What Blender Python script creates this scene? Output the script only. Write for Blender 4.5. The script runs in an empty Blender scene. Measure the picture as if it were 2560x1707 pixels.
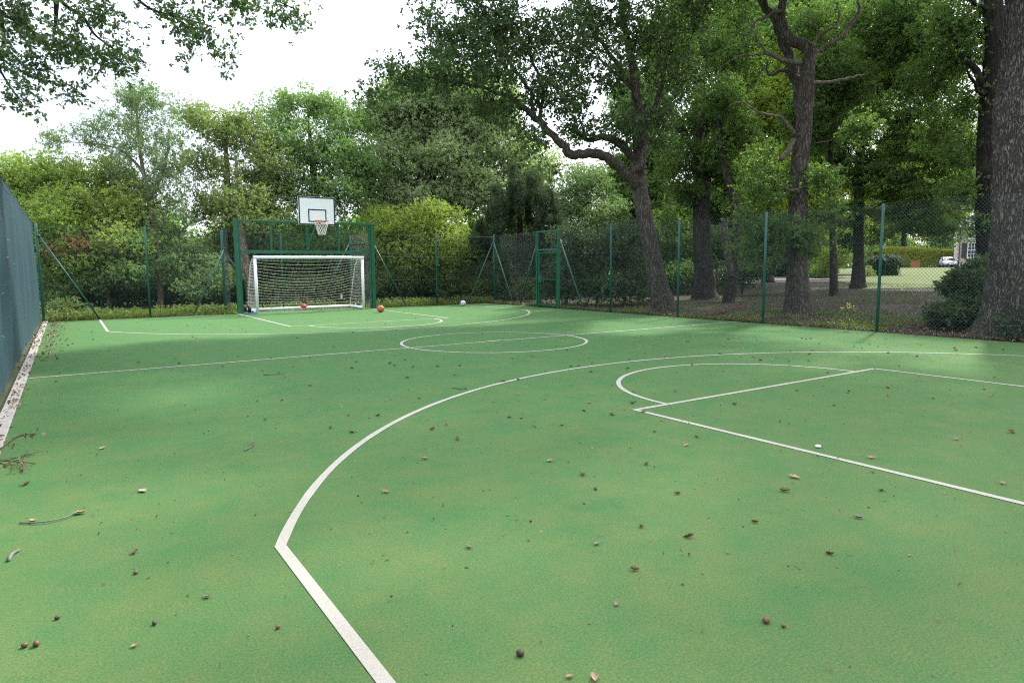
import bpy, bmesh, math, random
import numpy as np
from mathutils import Matrix, Vector
R = math.radians
scn = bpy.context.scene
COL = scn.collection
rng = np.random.default_rng(7)
random.seed(7)

# ------------------------------------------------------------------ camera
CAM = np.array([-6.87828, -10.88132, 1.40905])
FW = np.array([0.55348861, 0.82563729, -0.10942317])
RT = np.array([0.83009417, -0.55756295, -0.00819838])
UP = np.array([0.06777919, 0.08629382, 0.99396145])
FPX = 1651.459
cd = bpy.data.cameras.new("camera")
cam = bpy.data.objects.new("camera", cd)
COL.objects.link(cam)
cam.matrix_world = Matrix(((RT[0], UP[0], -FW[0], CAM[0]), (RT[1], UP[1], -FW[1], CAM[1]),
                           (RT[2], UP[2], -FW[2], CAM[2]), (0, 0, 0, 1)))
cd.sensor_width = 36
cd.lens = FPX / 2560 * 36
cd.clip_start = 0.05
cd.clip_end = 1500
scn.camera = cam

# ------------------------------------------------------------------ light
SUN_EL, SUN_X, SUN_Y = 45.0, 0.93, 0.36          # direction towards the sun
world = bpy.data.worlds.new("World")
scn.world = world
world.use_nodes = True
wt = world.node_tree
wt.nodes.clear()
sky = wt.nodes.new("ShaderNodeTexSky")
sky.sky_type = 'NISHITA'
sky.sun_disc = False
sky.sun_elevation = R(SUN_EL)
sky.sun_rotation = math.atan2(SUN_X, SUN_Y)
sky.dust_density = 3.0
sky.ozone_density = 0.6
b1 = wt.nodes.new("ShaderNodeBackground")
b1.inputs['Strength'].default_value = 0.05
wt.links.new(sky.outputs[0], b1.inputs['Color'])
b2 = wt.nodes.new("ShaderNodeBackground")            # thin bright cloud sheet over the sky
wtc = wt.nodes.new("ShaderNodeTexCoord")
wn = wt.nodes.new("ShaderNodeTexNoise")
wn.inputs['Scale'].default_value = 2.2
wn.inputs['Detail'].default_value = 6
wr = wt.nodes.new("ShaderNodeValToRGB")
wr.color_ramp.elements[0].color = (0.70, 0.77, 0.90, 1)
wr.color_ramp.elements[1].color = (0.93, 0.97, 1.02, 1)
wr.color_ramp.elements[0].position = 0.3
wr.color_ramp.elements[1].position = 0.65
wt.links.new(wtc.outputs['Generated'], wn.inputs['Vector'])
wt.links.new(wn.outputs['Fac'], wr.inputs['Fac'])
wt.links.new(wr.outputs[0], b2.inputs['Color'])
wsep = wt.nodes.new("ShaderNodeSeparateXYZ")
wt.links.new(wtc.outputs['Generated'], wsep.inputs[0])
wmr = wt.nodes.new("ShaderNodeMapRange")              # an overcast sky is brightest overhead
wmr.inputs['From Min'].default_value = 0.0
wmr.inputs['From Max'].default_value = 1.0
wmr.inputs['To Min'].default_value = 0.46
wmr.inputs['To Max'].default_value = 1.2
wt.links.new(wsep.outputs[2], wmr.inputs['Value'])
wt.links.new(wmr.outputs[0], b2.inputs['Strength'])
ad = wt.nodes.new("ShaderNodeAddShader")
wo = wt.nodes.new("ShaderNodeOutputWorld")
wt.links.new(b1.outputs[0], ad.inputs[0])
wt.links.new(b2.outputs[0], ad.inputs[1])
wt.links.new(ad.outputs[0], wo.inputs['Surface'])
sl = bpy.data.lights.new("sun", 'SUN')
sl.energy = 2.9
sl.angle = R(3.0)
sl.color = (1.0, 0.96, 0.89)
so = bpy.data.objects.new("sun", sl)
COL.objects.link(so)
so.rotation_euler = Vector((SUN_X * math.cos(R(SUN_EL)), SUN_Y * math.cos(R(SUN_EL)), math.sin(R(SUN_EL)))).to_track_quat('Z', 'Y').to_euler()
so.location = (30, 25, 40)
scn.view_settings.view_transform = 'Standard'
scn.view_settings.look = 'None'
scn.view_settings.gamma = 1
scn.view_settings.use_curve_mapping = False
scn.view_settings.exposure = 1.25
scn.render.engine = 'CYCLES'
scn.cycles.use_denoising = False
scn.cycles.filter_width = 1.2
scn.cycles.max_bounces = 7
scn.cycles.diffuse_bounces = 4
scn.cycles.glossy_bounces = 2
scn.cycles.transmission_bounces = 4
scn.cycles.transparent_max_bounces = 8

# ------------------------------------------------------------------ helpers
def at(px, py, d):
    """world point seen at pixel (px, py) of the 2560x1707 photograph, d metres along the view axis"""
    return CAM + d * (FW + RT * (px - 1280) / FPX + UP * (853.5 - py) / FPX)

HS = np.array([0.918, 0.395])
def hz(x, y):
    """height of the terrain"""
    s = (np.asarray(x, float) - CAM[0]) * HS[0] + (np.asarray(y, float) - CAM[1]) * HS[1]
    k = 0.0140 * 2.5 * np.log1p(np.exp(np.clip((s - 19.5) / 2.5, -30, 30)))
    return np.minimum(k, 2.2)

def tag(o, label=None, cat=None, group=None, kind=None):
    if label: o['label'] = label
    if cat: o['category'] = cat
    if group: o['group'] = group
    if kind: o['kind'] = kind
    return o

def thing(name, label, cat, loc=(0, 0, 0), group=None):
    o = bpy.data.objects.new(name, None)
    o.empty_display_size = 0.1
    COL.objects.link(o)
    o.location = [float(v) for v in loc]
    return tag(o, label, cat, group)

def np_mesh(name, verts, faces, mat, parent=None, smooth=True, attrs=None):
    """verts (N,3) in world space; faces (M,k) of one size"""
    verts = np.asarray(verts, np.float32)
    if parent is not None:
        verts = verts - np.array(parent.matrix_world_loc if hasattr(parent, 'matrix_world_loc') else PLOC(parent), np.float32)
    faces = np.asarray(faces, np.int32)
    me = bpy.data.meshes.new(name)
    me.vertices.add(len(verts))
    me.vertices.foreach_set('co', verts.ravel())
    M, k = faces.shape
    me.loops.add(M * k)
    me.loops.foreach_set('vertex_index', faces.ravel())
    me.polygons.add(M)
    me.polygons.foreach_set('loop_start', np.arange(0, M * k, k, dtype=np.int32))
    me.polygons.foreach_set('use_smooth', np.full(M, smooth))
    for an, av in (attrs or {}).items():
        a = me.attributes.new(an, 'FLOAT', 'POINT')
        a.data.foreach_set('value', np.asarray(av, np.float32))
    me.update(calc_edges=True)
    me.materials.append(mat)
    o = bpy.data.objects.new(name, me)
    COL.objects.link(o)
    if parent is not None:
        o.parent = parent
    return o

def PLOC(o):
    v = np.zeros(3)
    while o is not None:
        v = v + np.array(o.location)
        o = o.parent
    return v

class MB:
    """collects shapes into one mesh"""
    def __init__(s):
        s.v, s.f, s.n = [], [], 0
    def add(s, v, f):
        v = [tuple(float(c) for c in p) for p in v]
        s.v += v
        s.f += [tuple(int(i) + s.n for i in q) for q in f]
        s.n += len(v)
    def box(s, c, size, ax=None, bev=0.0):
        c = np.array(c, float)
        X, Y, Z = (np.eye(3) if ax is None else np.array(ax, float))
        h = np.array(size, float) / 2
        if bev <= 0:
            P = [c + X * h[0] * i + Y * h[1] * j + Z * h[2] * k for k in (-1, 1) for j in (-1, 1) for i in (-1, 1)]
            s.add(P, [(0, 2, 3, 1), (4, 5, 7, 6), (0, 1, 5, 4), (2, 6, 7, 3), (0, 4, 6, 2), (1, 3, 7, 5)])
        else:
            b = min(bev, *(h * 0.95))
            bm = bmesh.new()
            r = bmesh.ops.create_cube(bm, size=2)
            for v in bm.verts:
                v.co = (v.co.x * h[0], v.co.y * h[1], v.co.z * h[2])
            bmesh.ops.bevel(bm, geom=list(bm.edges), offset=b, segments=2, affect='EDGES', profile=0.5)
            bm.verts.index_update()
            s.add([c + X * v.co.x + Y * v.co.y + Z * v.co.z for v in bm.verts], [[v.index for v in f.verts] for f in bm.faces])
            bm.free()
    def bar(s, a, b, w, d=None, bev=0.0, side=None):
        """box section from a to b"""
        a, b = np.array(a, float), np.array(b, float)
        z = b - a
        L = np.linalg.norm(z); z = z / L
        ref = np.array(side if side is not None else ((0, 0, 1) if abs(z[2]) < 0.9 else (1, 0, 0)), float)
        x = ref - z * (ref @ z); x /= np.linalg.norm(x)
        y = np.cross(z, x)
        s.box((a + b) / 2, (w, d or w, L), (x, y, z), bev)
    def tube(s, pts, rad, sides=8, cap=True):
        pts = np.array(pts, float)
        n = len(pts)
        rad = np.full(n, rad) if np.isscalar(rad) else np.array(rad, float)
        T = np.zeros_like(pts)
        T[1:-1] = pts[2:] - pts[:-2]; T[0] = pts[1] - pts[0]; T[-1] = pts[-1] - pts[-2]
        T /= np.maximum(np.linalg.norm(T, axis=1, keepdims=True), 1e-9)
        ref = np.array((0, 0, 1.0)) if abs(T[0][2]) < 0.9 else np.array((1.0, 0, 0))
        u = np.cross(T[0], ref); u /= np.linalg.norm(u)
        ang = np.arange(sides) * 2 * math.pi / sides
        V = []
        for i in range(n):
            u = u - T[i] * (u @ T[i]); u /= max(np.linalg.norm(u), 1e-9)
            w = np.cross(T[i], u)
            V.append(pts[i] + rad[i] * (np.cos(ang)[:, None] * u + np.sin(ang)[:, None] * w))
        V = np.concatenate(V)
        F = []
        for i in range(n - 1):
            for k in range(sides):
                k2 = (k + 1) % sides
                F.append((i * sides + k, i * sides + k2, (i + 1) * sides + k2, (i + 1) * sides + k))
        if cap:
            F.append(tuple(range(sides))[::-1]); F.append(tuple((n - 1) * sides + k for k in range(sides)))
        s.add(V, F)
    def ball(s, c, r, seg=16, ring=10, sc=(1, 1, 1), rough=0.0, seed=0):
        g = random.Random(seed)
        V, F = [], []
        for i in range(ring + 1):
            t = math.pi * i / ring
            for k in range(seg):
                a = 2 * math.pi * k / seg
                q = r * (1 + rough * (g.random() - .5))
                V.append((c[0] + q * sc[0] * math.sin(t) * math.cos(a), c[1] + q * sc[1] * math.sin(t) * math.sin(a), c[2] + q * sc[2] * math.cos(t)))
        for i in range(ring):
            for k in range(seg):
                k2 = (k + 1) % seg
                F.append((i * seg + k, (i + 1) * seg + k, (i + 1) * seg + k2, i * seg + k2))
        s.add(V, F)
    def build(s, name, mat, parent=None, smooth=False):
        me = bpy.data.meshes.new(name)
        off = PLOC(parent) if parent is not None else np.zeros(3)
        me.from_pydata([tuple(np.array(p) - off) for p in s.v] if parent is not None else s.v, [], s.f)
        me.validate()
        me.materials.append(mat)
        if smooth:
            for p in me.polygons: p.use_smooth = True
        o = bpy.data.objects.new(name, me)
        COL.objects.link(o)
        if parent is not None: o.parent = parent
        return o

# ------------------------------------------------------------------ materials
def nmat(name):
    m = bpy.data.materials.new(name)
    m.use_nodes = True
    nt = m.node_tree
    return m, nt, nt.nodes['Principled BSDF']
def nd(nt, t, **kw):
    n = nt.nodes.new(t)
    for k, v in kw.items():
        if k in n.inputs: n.inputs[k].default_value = v
        else: setattr(n, k, v)
    return n
def ramp(nt, src, stops):
    r = nt.nodes.new("ShaderNodeValToRGB")
    e = r.color_ramp.elements
    while len(e) < len(stops): e.new(0.5)
    for q, (p, c) in zip(e, stops):
        q.position = p; q.color = (*c, 1) if len(c) == 3 else c
    nt.links.new(src, r.inputs[0])
    return r.outputs[0]
def mix(nt, fac, a, b, mode='MIX'):
    n = nt.nodes.new("ShaderNodeMix")
    n.data_type = 'RGBA'; n.blend_type = mode
    for i, s in ((0, fac), (6, a), (7, b)):
        if hasattr(s, 'links') or hasattr(s, 'is_linked'): nt.links.new(s, n.inputs[i])
        else: n.inputs[i].default_value = s if i == 0 else ((*s, 1) if len(s) == 3 else s)
    return n.outputs[2]
def coords(nt, scale=(1, 1, 1), kind='Object'):
    tc = nt.nodes.new("ShaderNodeTexCoord")
    mp = nt.nodes.new("ShaderNodeMapping")
    mp.inputs['Scale'].default_value = scale
    nt.links.new(tc.outputs[kind], mp.inputs['Vector'])
    return mp.outputs[0]
def noise(nt, vec, scale, detail=4, rough=0.55):
    n = nd(nt, "ShaderNodeTexNoise", Scale=scale, Detail=detail, Roughness=rough)
    nt.links.new(vec, n.inputs['Vector'])
    return n.outputs['Fac']
def bump(nt, bs, h, strength=0.4, dist=0.02):
    b = nd(nt, "ShaderNodeBump", Strength=strength, Distance=dist)
    nt.links.new(h, b.inputs['Height'])
    nt.links.new(b.outputs[0], bs.inputs['Normal'])

def plain(name, col, rough=0.5, metal=0.0, var=0.15, scale=6.0, spec=0.4, bmp=0.0):
    m, nt, bs = nmat(name)
    v = coords(nt)
    f = noise(nt, v, scale, 5)
    a = tuple(min(1, c * (1 - var)) for c in col); b = tuple(min(1, c * (1 + var)) for c in col)
    nt.links.new(ramp(nt, f, [(0.3, a), (0.7, b)]), bs.inputs['Base Color'])
    bs.inputs['Roughness'].default_value = rough
    bs.inputs['Metallic'].default_value = metal
    bs.inputs['Specular IOR Level'].default_value = spec
    if bmp: bump(nt, bs, noise(nt, v, scale * 12, 3), bmp, 0.004)
    return m

def leaf_mat(name, c0, c1, trans=0.35, tcol=None, rough=0.5, c2=None):
    m, nt, bs = nmat(name)
    at_ = nd(nt, "ShaderNodeAttribute", attribute_name='tint')
    stops = [(0.0, c0), (0.75, c1)] + ([(0.93, c1), (1.0, c2)] if c2 else [])
    col = ramp(nt, at_.outputs['Fac'], stops)
    nt.links.new(col, bs.inputs['Base Color'])
    bs.inputs['Roughness'].default_value = rough
    bs.inputs['Specular IOR Level'].default_value = 0.35
    tr = nd(nt, "ShaderNodeBsdfTranslucent")
    tc = mix(nt, 1.0, col, tcol or (1.25, 1.6, 0.6), 'MULTIPLY')
    nt.links.new(tc, tr.inputs['Color'])
    mx = nd(nt, "ShaderNodeMixShader"); mx.inputs[0].default_value = trans
    nt.links.new(bs.outputs[0], mx.inputs[1]); nt.links.new(tr.outputs[0], mx.inputs[2])
    nt.links.new(mx.outputs[0], nt.nodes['Material Output'].inputs['Surface'])
    return m

def bark_mat(name, c0, c1, sc=1.0, stretch=0.16, bstr=0.8):
    m, nt, bs = nmat(name)
    v = coords(nt, (1, 1, stretch))
    vo = nd(nt, "ShaderNodeTexVoronoi", Scale=22 * sc, feature='DISTANCE_TO_EDGE')
    n1 = nd(nt, "ShaderNodeTexNoise", Scale=6 * sc, Detail=6)
    nt.links.new(v, n1.inputs['Vector'])
    nt.links.new(mix(nt, 0.25, v, n1.outputs['Color']), vo.inputs['Vector'])
    h = ramp(nt, vo.outputs['Distance'], [(0.0, (0, 0, 0)), (0.22, (1, 1, 1))])
    n2 = noise(nt, coords(nt), 2.5, 5)
    base = mix(nt, n2, c0, c1)
    col = mix(nt, h, tuple(c * 0.45 for c in c0), base)
    moss = ramp(nt, noise(nt, coords(nt), 1.3, 6), [(0.55, (0, 0, 0)), (0.72, (0.5, 0.5, 0.5))])
    col = mix(nt, moss, col, (0.075, 0.085, 0.035))
    nt.links.new(col, bs.inputs['Base Color'])
    bs.inputs['Roughness'].default_value = 0.9
    bs.inputs['Specular IOR Level'].default_value = 0.2
    bump(nt, bs, h, bstr, 0.03)
    return m

M = {}
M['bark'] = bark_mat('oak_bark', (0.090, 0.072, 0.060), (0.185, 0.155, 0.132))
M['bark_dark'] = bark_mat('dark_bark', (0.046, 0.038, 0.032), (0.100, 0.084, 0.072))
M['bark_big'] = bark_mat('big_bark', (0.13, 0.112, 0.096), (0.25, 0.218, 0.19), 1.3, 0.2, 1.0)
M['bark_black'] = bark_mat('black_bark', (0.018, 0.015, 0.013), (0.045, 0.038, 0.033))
M['bark_pale'] = bark_mat('pale_bark', (0.22, 0.165, 0.125), (0.42, 0.33, 0.25))
M['dead'] = bark_mat('dead_wood', (0.16, 0.128, 0.10), (0.31, 0.255, 0.20), 1.2, 0.12, 0.5)
LM = {
 'oak':    leaf_mat('oak_leaf', (0.058, 0.098, 0.044), (0.105, 0.155, 0.068), 0.36, c2=(0.17, 0.13, 0.04)),
 'oak_d':  leaf_mat('shade_leaf', (0.062, 0.108, 0.042), (0.120, 0.182, 0.066), 0.46, (1.45, 1.75, 0.5)),
 'oliv':   leaf_mat('olive_leaf', (0.150, 0.195, 0.085), (0.255, 0.290, 0.130), 0.45, c2=(0.26, 0.19, 0.07)),
 'mid':    leaf_mat('mid_leaf', (0.115, 0.185, 0.075), (0.205, 0.285, 0.120), 0.45),
 'grey':   leaf_mat('grey_leaf', (0.205, 0.245, 0.150), (0.345, 0.385, 0.255), 0.5, c2=(0.32, 0.34, 0.24)),
 'ash':    leaf_mat('ash_leaf', (0.125, 0.175, 0.100), (0.220, 0.275, 0.160), 0.4),
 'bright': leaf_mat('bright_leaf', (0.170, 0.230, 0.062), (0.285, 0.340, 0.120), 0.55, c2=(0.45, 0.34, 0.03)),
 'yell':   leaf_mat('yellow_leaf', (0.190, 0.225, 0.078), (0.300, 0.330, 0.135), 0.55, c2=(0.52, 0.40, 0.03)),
 'rust':   leaf_mat('rust_leaf', (0.19, 0.10, 0.05), (0.32, 0.17, 0.08), 0.25),
 'bush':   leaf_mat('yellow_green_leaf', (0.160, 0.205, 0.048), (0.265, 0.305, 0.085), 0.5),
 'yew':    leaf_mat('yew_leaf', (0.026, 0.050, 0.022), (0.060, 0.092, 0.040), 0.2, c2=(0.13, 0.15, 0.06), rough=.7),
 'pale':   leaf_mat('pale_leaf', (0.125, 0.185, 0.085), (0.215, 0.285, 0.140), 0.38),
 'laurel': leaf_mat('laurel_leaf', (0.045, 0.075, 0.036), (0.098, 0.138, 0.066), 0.25, rough=0.45),
 'bramb':  leaf_mat('bramble_leaf', (0.075, 0.115, 0.040), (0.145, 0.195, 0.062), 0.3, c2=(0.22, 0.12, 0.06)),
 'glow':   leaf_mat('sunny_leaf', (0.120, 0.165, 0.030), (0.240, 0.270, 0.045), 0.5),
 'weed':   leaf_mat('weed_leaf', (0.080, 0.125, 0.026), (0.175, 0.215, 0.055), 0.35, c2=(0.30, 0.22, 0.09)),
 'pampas': leaf_mat('pampas_leaf', (0.035, 0.058, 0.030), (0.072, 0.104, 0.056), 0.2, rough=.9),
 'brown':  leaf_mat('brown_litter', (0.07, 0.042, 0.025), (0.22, 0.145, 0.09), 0.12, (1.2, 1.0, 0.7), c2=(0.40, 0.29, 0.20)),
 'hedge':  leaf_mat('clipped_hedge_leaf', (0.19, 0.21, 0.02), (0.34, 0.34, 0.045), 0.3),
}

# court surface: sand filled green turf
m, nt, bs = nmat('court_turf')
v = coords(nt)
big = noise(nt, v, 2.4, 11, 0.76)
grain = noise(nt, v, 95, 4, 0.8)
mid_ = noise(nt, v, 5.0, 8, 0.75)
g = mix(nt, mid_, (0.055, 0.142, 0.048), (0.062, 0.156, 0.053))
sandm = nt.nodes.new("ShaderNodeMath"); sandm.operation = 'MULTIPLY_ADD'
nt.links.new(grain, sandm.inputs[0]); sandm.inputs[1].default_value = 0.62
nt.links.new(big, sandm.inputs[2])
# more sand where the feet run, near the home key
sx = nt.nodes.new("ShaderNodeSeparateXYZ"); nt.links.new(v, sx.inputs[0])
mr = nd(nt, "ShaderNodeMapRange"); mr.inputs['From Min'].default_value = -2.0; mr.inputs['From Max'].default_value = -9.0
mr.inputs['To Min'].default_value = -0.10; mr.inputs['To Max'].default_value = 0.03
nt.links.new(sx.outputs[1], mr.inputs['Value'])
s2 = nt.nodes.new("ShaderNodeMath"); s2.operation = 'ADD'
nt.links.new(sandm.outputs[0], s2.inputs[0]); nt.links.new(mr.outputs[0], s2.inputs[1])
sf = ramp(nt, s2.outputs[0], [(0.66, (0, 0, 0)), (1.10, (0.64, 0.64, 0.64))])
c = mix(nt, sf, g, (0.140, 0.165, 0.055))
fib = ramp(nt, grain, [(0.3, (0.70, 0.70, 0.70)), (0.7, (1.3, 1.3, 1.3))])
c = mix(nt, 1.0, c, fib, 'MULTIPLY')
st = ramp(nt, noise(nt, v, 2.3, 3), [(0.60, (1, 1, 1)), (0.80, (0.90, 0.93, 0.91))])
c = mix(nt, 1.0, c, st, 'MULTIPLY')
nt.links.new(c, bs.inputs['Base Color'])
bs.inputs['Roughness'].default_value = 1.2
bs.inputs['Specular IOR Level'].default_value = 0.15
bump(nt, bs, noise(nt, v, 260, 3, 0.8), 0.35, 0.004)
M['turf'] = m

m, nt, bs = nmat('line_white')
v = coords(nt)
c = mix(nt, ramp(nt, noise(nt, v, 90, 3), [(0.2, (0, 0, 0)), (0.5, (1, 1, 1))]), (0.31, 0.31, 0.25), (0.42, 0.39, 0.335))
c = mix(nt, ramp(nt, noise(nt, v, 1.2, 5), [(0.5, (0, 0, 0)), (0.75, (0.45, 0.45, 0.45))]), c, (0.28, 0.32, 0.24))
nt.links.new(c, bs.inputs['Base Color']); bs.inputs['Roughness'].default_value = 1.2
bump(nt, bs, noise(nt, v, 220, 2, 0.8), 0.4, 0.005)
M['line'] = m

m, nt, bs = nmat('ground_earth')
v = coords(nt)
n1 = noise(nt, v, 0.55, 6, 0.6); n2 = noise(nt, v, 28, 5, 0.7); n3 = noise(nt, v, 5, 5)
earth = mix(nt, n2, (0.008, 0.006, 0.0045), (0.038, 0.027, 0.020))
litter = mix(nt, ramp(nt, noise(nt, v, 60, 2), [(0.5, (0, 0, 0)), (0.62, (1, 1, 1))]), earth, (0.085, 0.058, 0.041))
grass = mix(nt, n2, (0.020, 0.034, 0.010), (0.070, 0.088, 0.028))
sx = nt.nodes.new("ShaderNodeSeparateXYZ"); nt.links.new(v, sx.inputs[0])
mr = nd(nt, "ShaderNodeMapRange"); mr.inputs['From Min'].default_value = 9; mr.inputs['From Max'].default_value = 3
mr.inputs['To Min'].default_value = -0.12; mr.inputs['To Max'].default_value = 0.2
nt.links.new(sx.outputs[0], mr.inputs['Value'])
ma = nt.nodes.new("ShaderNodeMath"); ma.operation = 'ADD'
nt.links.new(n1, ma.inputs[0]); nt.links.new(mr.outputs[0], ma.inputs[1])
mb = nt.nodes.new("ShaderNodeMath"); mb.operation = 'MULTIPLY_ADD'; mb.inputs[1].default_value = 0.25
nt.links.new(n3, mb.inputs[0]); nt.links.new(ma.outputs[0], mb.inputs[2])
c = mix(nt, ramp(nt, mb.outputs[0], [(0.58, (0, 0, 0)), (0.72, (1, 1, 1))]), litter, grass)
nt.links.new(c, bs.inputs['Base Color']); bs.inputs['Roughness'].default_value = 1.2
bump(nt, bs, n2, 0.8, 0.04)
M['ground'] = m

def two(name, a, b, sc1, sc2, rough=0.9, bstr=0.4):
    m, nt, bs = nmat(name)
    v = coords(nt)
    c = mix(nt, noise(nt, v, sc1, 6, 0.6), a, b)
    c = mix(nt, 1.0, c, ramp(nt, noise(nt, v, sc2, 3, 0.7), [(0.3, (0.72, 0.72, 0.72)), (0.7, (1.25, 1.25, 1.25))]), 'MULTIPLY')
    nt.links.new(c, bs.inputs['Base Color']); bs.inputs['Roughness'].default_value = rough
    bs.inputs['Specular IOR Level'].default_value = 0.2
    bump(nt, bs, noise(nt, v, sc2, 3, 0.7), bstr, 0.01)
    return m
M['lawn'] = two('lawn_grass', (0.062, 0.092, 0.018), (0.112, 0.138, 0.032), 0.45, 30)
M['drive'] = two('gravel_drive', (0.12, 0.10, 0.085), (0.20, 0.17, 0.15), 1.0, 40)
M['concrete'] = two('concrete_kerb', (0.32, 0.295, 0.27), (0.44, 0.41, 0.38), 2.5, 60)
M['stone'] = two('house_stone', (0.33, 0.28, 0.21), (0.47, 0.41, 0.32), 1.5, 7)
M['stone_l'] = two('pale_quoin', (0.48, 0.44, 0.38), (0.62, 0.58, 0.5), 1.5, 9)
M['slate'] = two('slate_roof', (0.07, 0.075, 0.085), (0.13, 0.135, 0.15), 2.0, 9)
M['green'] = plain('green_paint', (0.008, 0.105, 0.052), 0.35, 0, 0.15, 5, 0.5)
M['green_t'] = plain('green_post_paint', (0.016, 0.105, 0.082), 0.42, 0, 0.25, 5, 0.5)
M['strut'] = plain('weathered_green_strut', (0.040, 0.115, 0.10), 0.55, 0.0, 0.3, 9, 0.3)
M['wire'] = plain('green_wire', (0.020, 0.048, 0.042), 0.45, 0, 0.2, 3, 0.5)
M['wire_d'] = plain('dark_wire', (0.018, 0.030, 0.028), 0.5, 0, 0.2, 3, 0.4)
M['white'] = plain('white_paint', (0.85, 0.85, 0.86), 0.4, 0, 0.04, 3, 0.5)
M['board'] = plain('white_board', (0.92, 0.92, 0.93), 0.35, 0, 0.02, 3, 0.5)
M['net'] = plain('white_net_cord', (0.74, 0.73, 0.66), 0.8, 0, 0.08, 8)
M['black'] = plain('black_rubber', (0.022, 0.022, 0.024), 0.65, 0, 0.3, 9)
M['navy'] = plain('navy_line_paint', (0.016, 0.014, 0.050), 0.5, 0, 0.1, 4)
M['orange'] = plain('orange_ring_paint', (0.56, 0.13, 0.06), 0.45, 0, 0.15, 12)
M['blue'] = plain('blue_plastic', (0.05, 0.16, 0.42), 0.45, 0, 0.15, 8)
M['dgreen'] = plain('dark_green_board', (0.020, 0.055, 0.050), 0.6, 0, 0.3, 5)
M['brick'] = plain('red_brick', (0.30, 0.11, 0.055), 0.85, 0, 0.3, 18, 0.2, 0.5)
M['redwood'] = plain('red_brown_wood', (0.115, 0.042, 0.032), 0.85, 0, 0.35, 9, 0.2, 0.5)
M['carw'] = plain('silver_white_car_paint', (0.66, 0.68, 0.72), 0.22, 0.15, 0.02, 2, 0.6)
M['glass'] = plain('dark_glass', (0.035, 0.045, 0.055), 0.08, 0, 0.2, 2, 0.7)
M['chrome'] = plain('chrome', (0.6, 0.6, 0.62), 0.2, 0.9, 0.05, 4)
M['lamp'] = plain('lamp_glass', (0.55, 0.58, 0.62), 0.12, 0.2, 0.1, 9, 0.7)
M['shut'] = plain('dark_shutter_paint', (0.028, 0.036, 0.045), 0.5, 0, 0.2, 8)
M['stem'] = plain('brown_twig', (0.13, 0.09, 0.07), 0.85, 0, 0.3, 14, 0.2)
M['twig_g'] = plain('grey_twig', (0.20, 0.185, 0.165), 0.85, 0, 0.3, 14, 0.2)
M['acorn'] = plain('acorn_brown', (0.17, 0.085, 0.045), 0.5, 0, 0.35, 30, 0.4)
M['nut'] = plain('dark_nut', (0.075, 0.042, 0.038), 0.5, 0, 0.35, 30, 0.4)
M['pebble'] = plain('white_pebble', (0.72, 0.73, 0.76), 0.4, 0, 0.05, 10)
M['flower'] = plain('yellow_petal', (0.62, 0.50, 0.02), 0.6, 0, 0.15, 10)
M['paper'] = plain('white_paper_tag', (0.75, 0.75, 0.72), 0.7, 0, 0.05, 10)

# ------------------------------------------------------------------ terrain, court
xs = np.unique(np.concatenate([np.linspace(-160, -14, 24), np.linspace(-14, 30, 89), np.linspace(30, 260, 60)]))
ys = np.unique(np.concatenate([np.linspace(-120, -18, 20), np.linspace(-18, 30, 97), np.linspace(30, 260, 60)]))
X, Y = np.meshgrid(xs, ys, indexing='ij')
away = np.clip(np.maximum(np.maximum(np.abs(X) - 7.9, Y - 12.6), -30 - Y) / 2.0, 0, 1)
Z = hz(X, Y) - 0.03 + away * (0.03 + (0.05 * np.sin(X * 0.9 + 1) * np.cos(Y * 0.7) + 0.03 * np.sin(2.1 * X + Y * 1.7)) * np.clip((38 - np.hypot(X + 7, Y + 11)) / 12, 0, 1))
Z = np.where((np.abs(X) < 7.9) & (Y < 12.6) & (Y > -19), -0.05, Z)
ny = len(ys)
I = np.arange(len(xs) * ny).reshape(len(xs), ny)
F = np.stack([I[:-1, :-1], I[1:, :-1], I[1:, 1:], I[:-1, 1:]], -1).reshape(-1, 4)
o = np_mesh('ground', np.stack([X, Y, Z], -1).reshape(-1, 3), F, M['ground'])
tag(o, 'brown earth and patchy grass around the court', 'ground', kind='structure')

mb = MB()
mb.add([(-7.40, -18.5, 0), (7.36, -18.5, 0), (7.46, 12.30, 0), (-7.40, 12.12, 0),
        (-7.40, -18.5, -.08), (7.36, -18.5, -.08), (7.46, 12.30, -.08), (-7.40, 12.12, -.08), (2.42, 12.219, 0), (-2.28, 12.174, 0), (-2.28, 13.15, 0), (2.42, 13.62, 0)],
       [(0, 1, 2, 3), (0, 4, 5, 1), (1, 5, 6, 2), (2, 6, 7, 3), (3, 7, 4, 0), (8, 9, 10, 11)])
tag(mb.build('sports_court', M['turf']), 'green sand dressed turf surface of the ball court', 'court', kind='structure')

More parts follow.
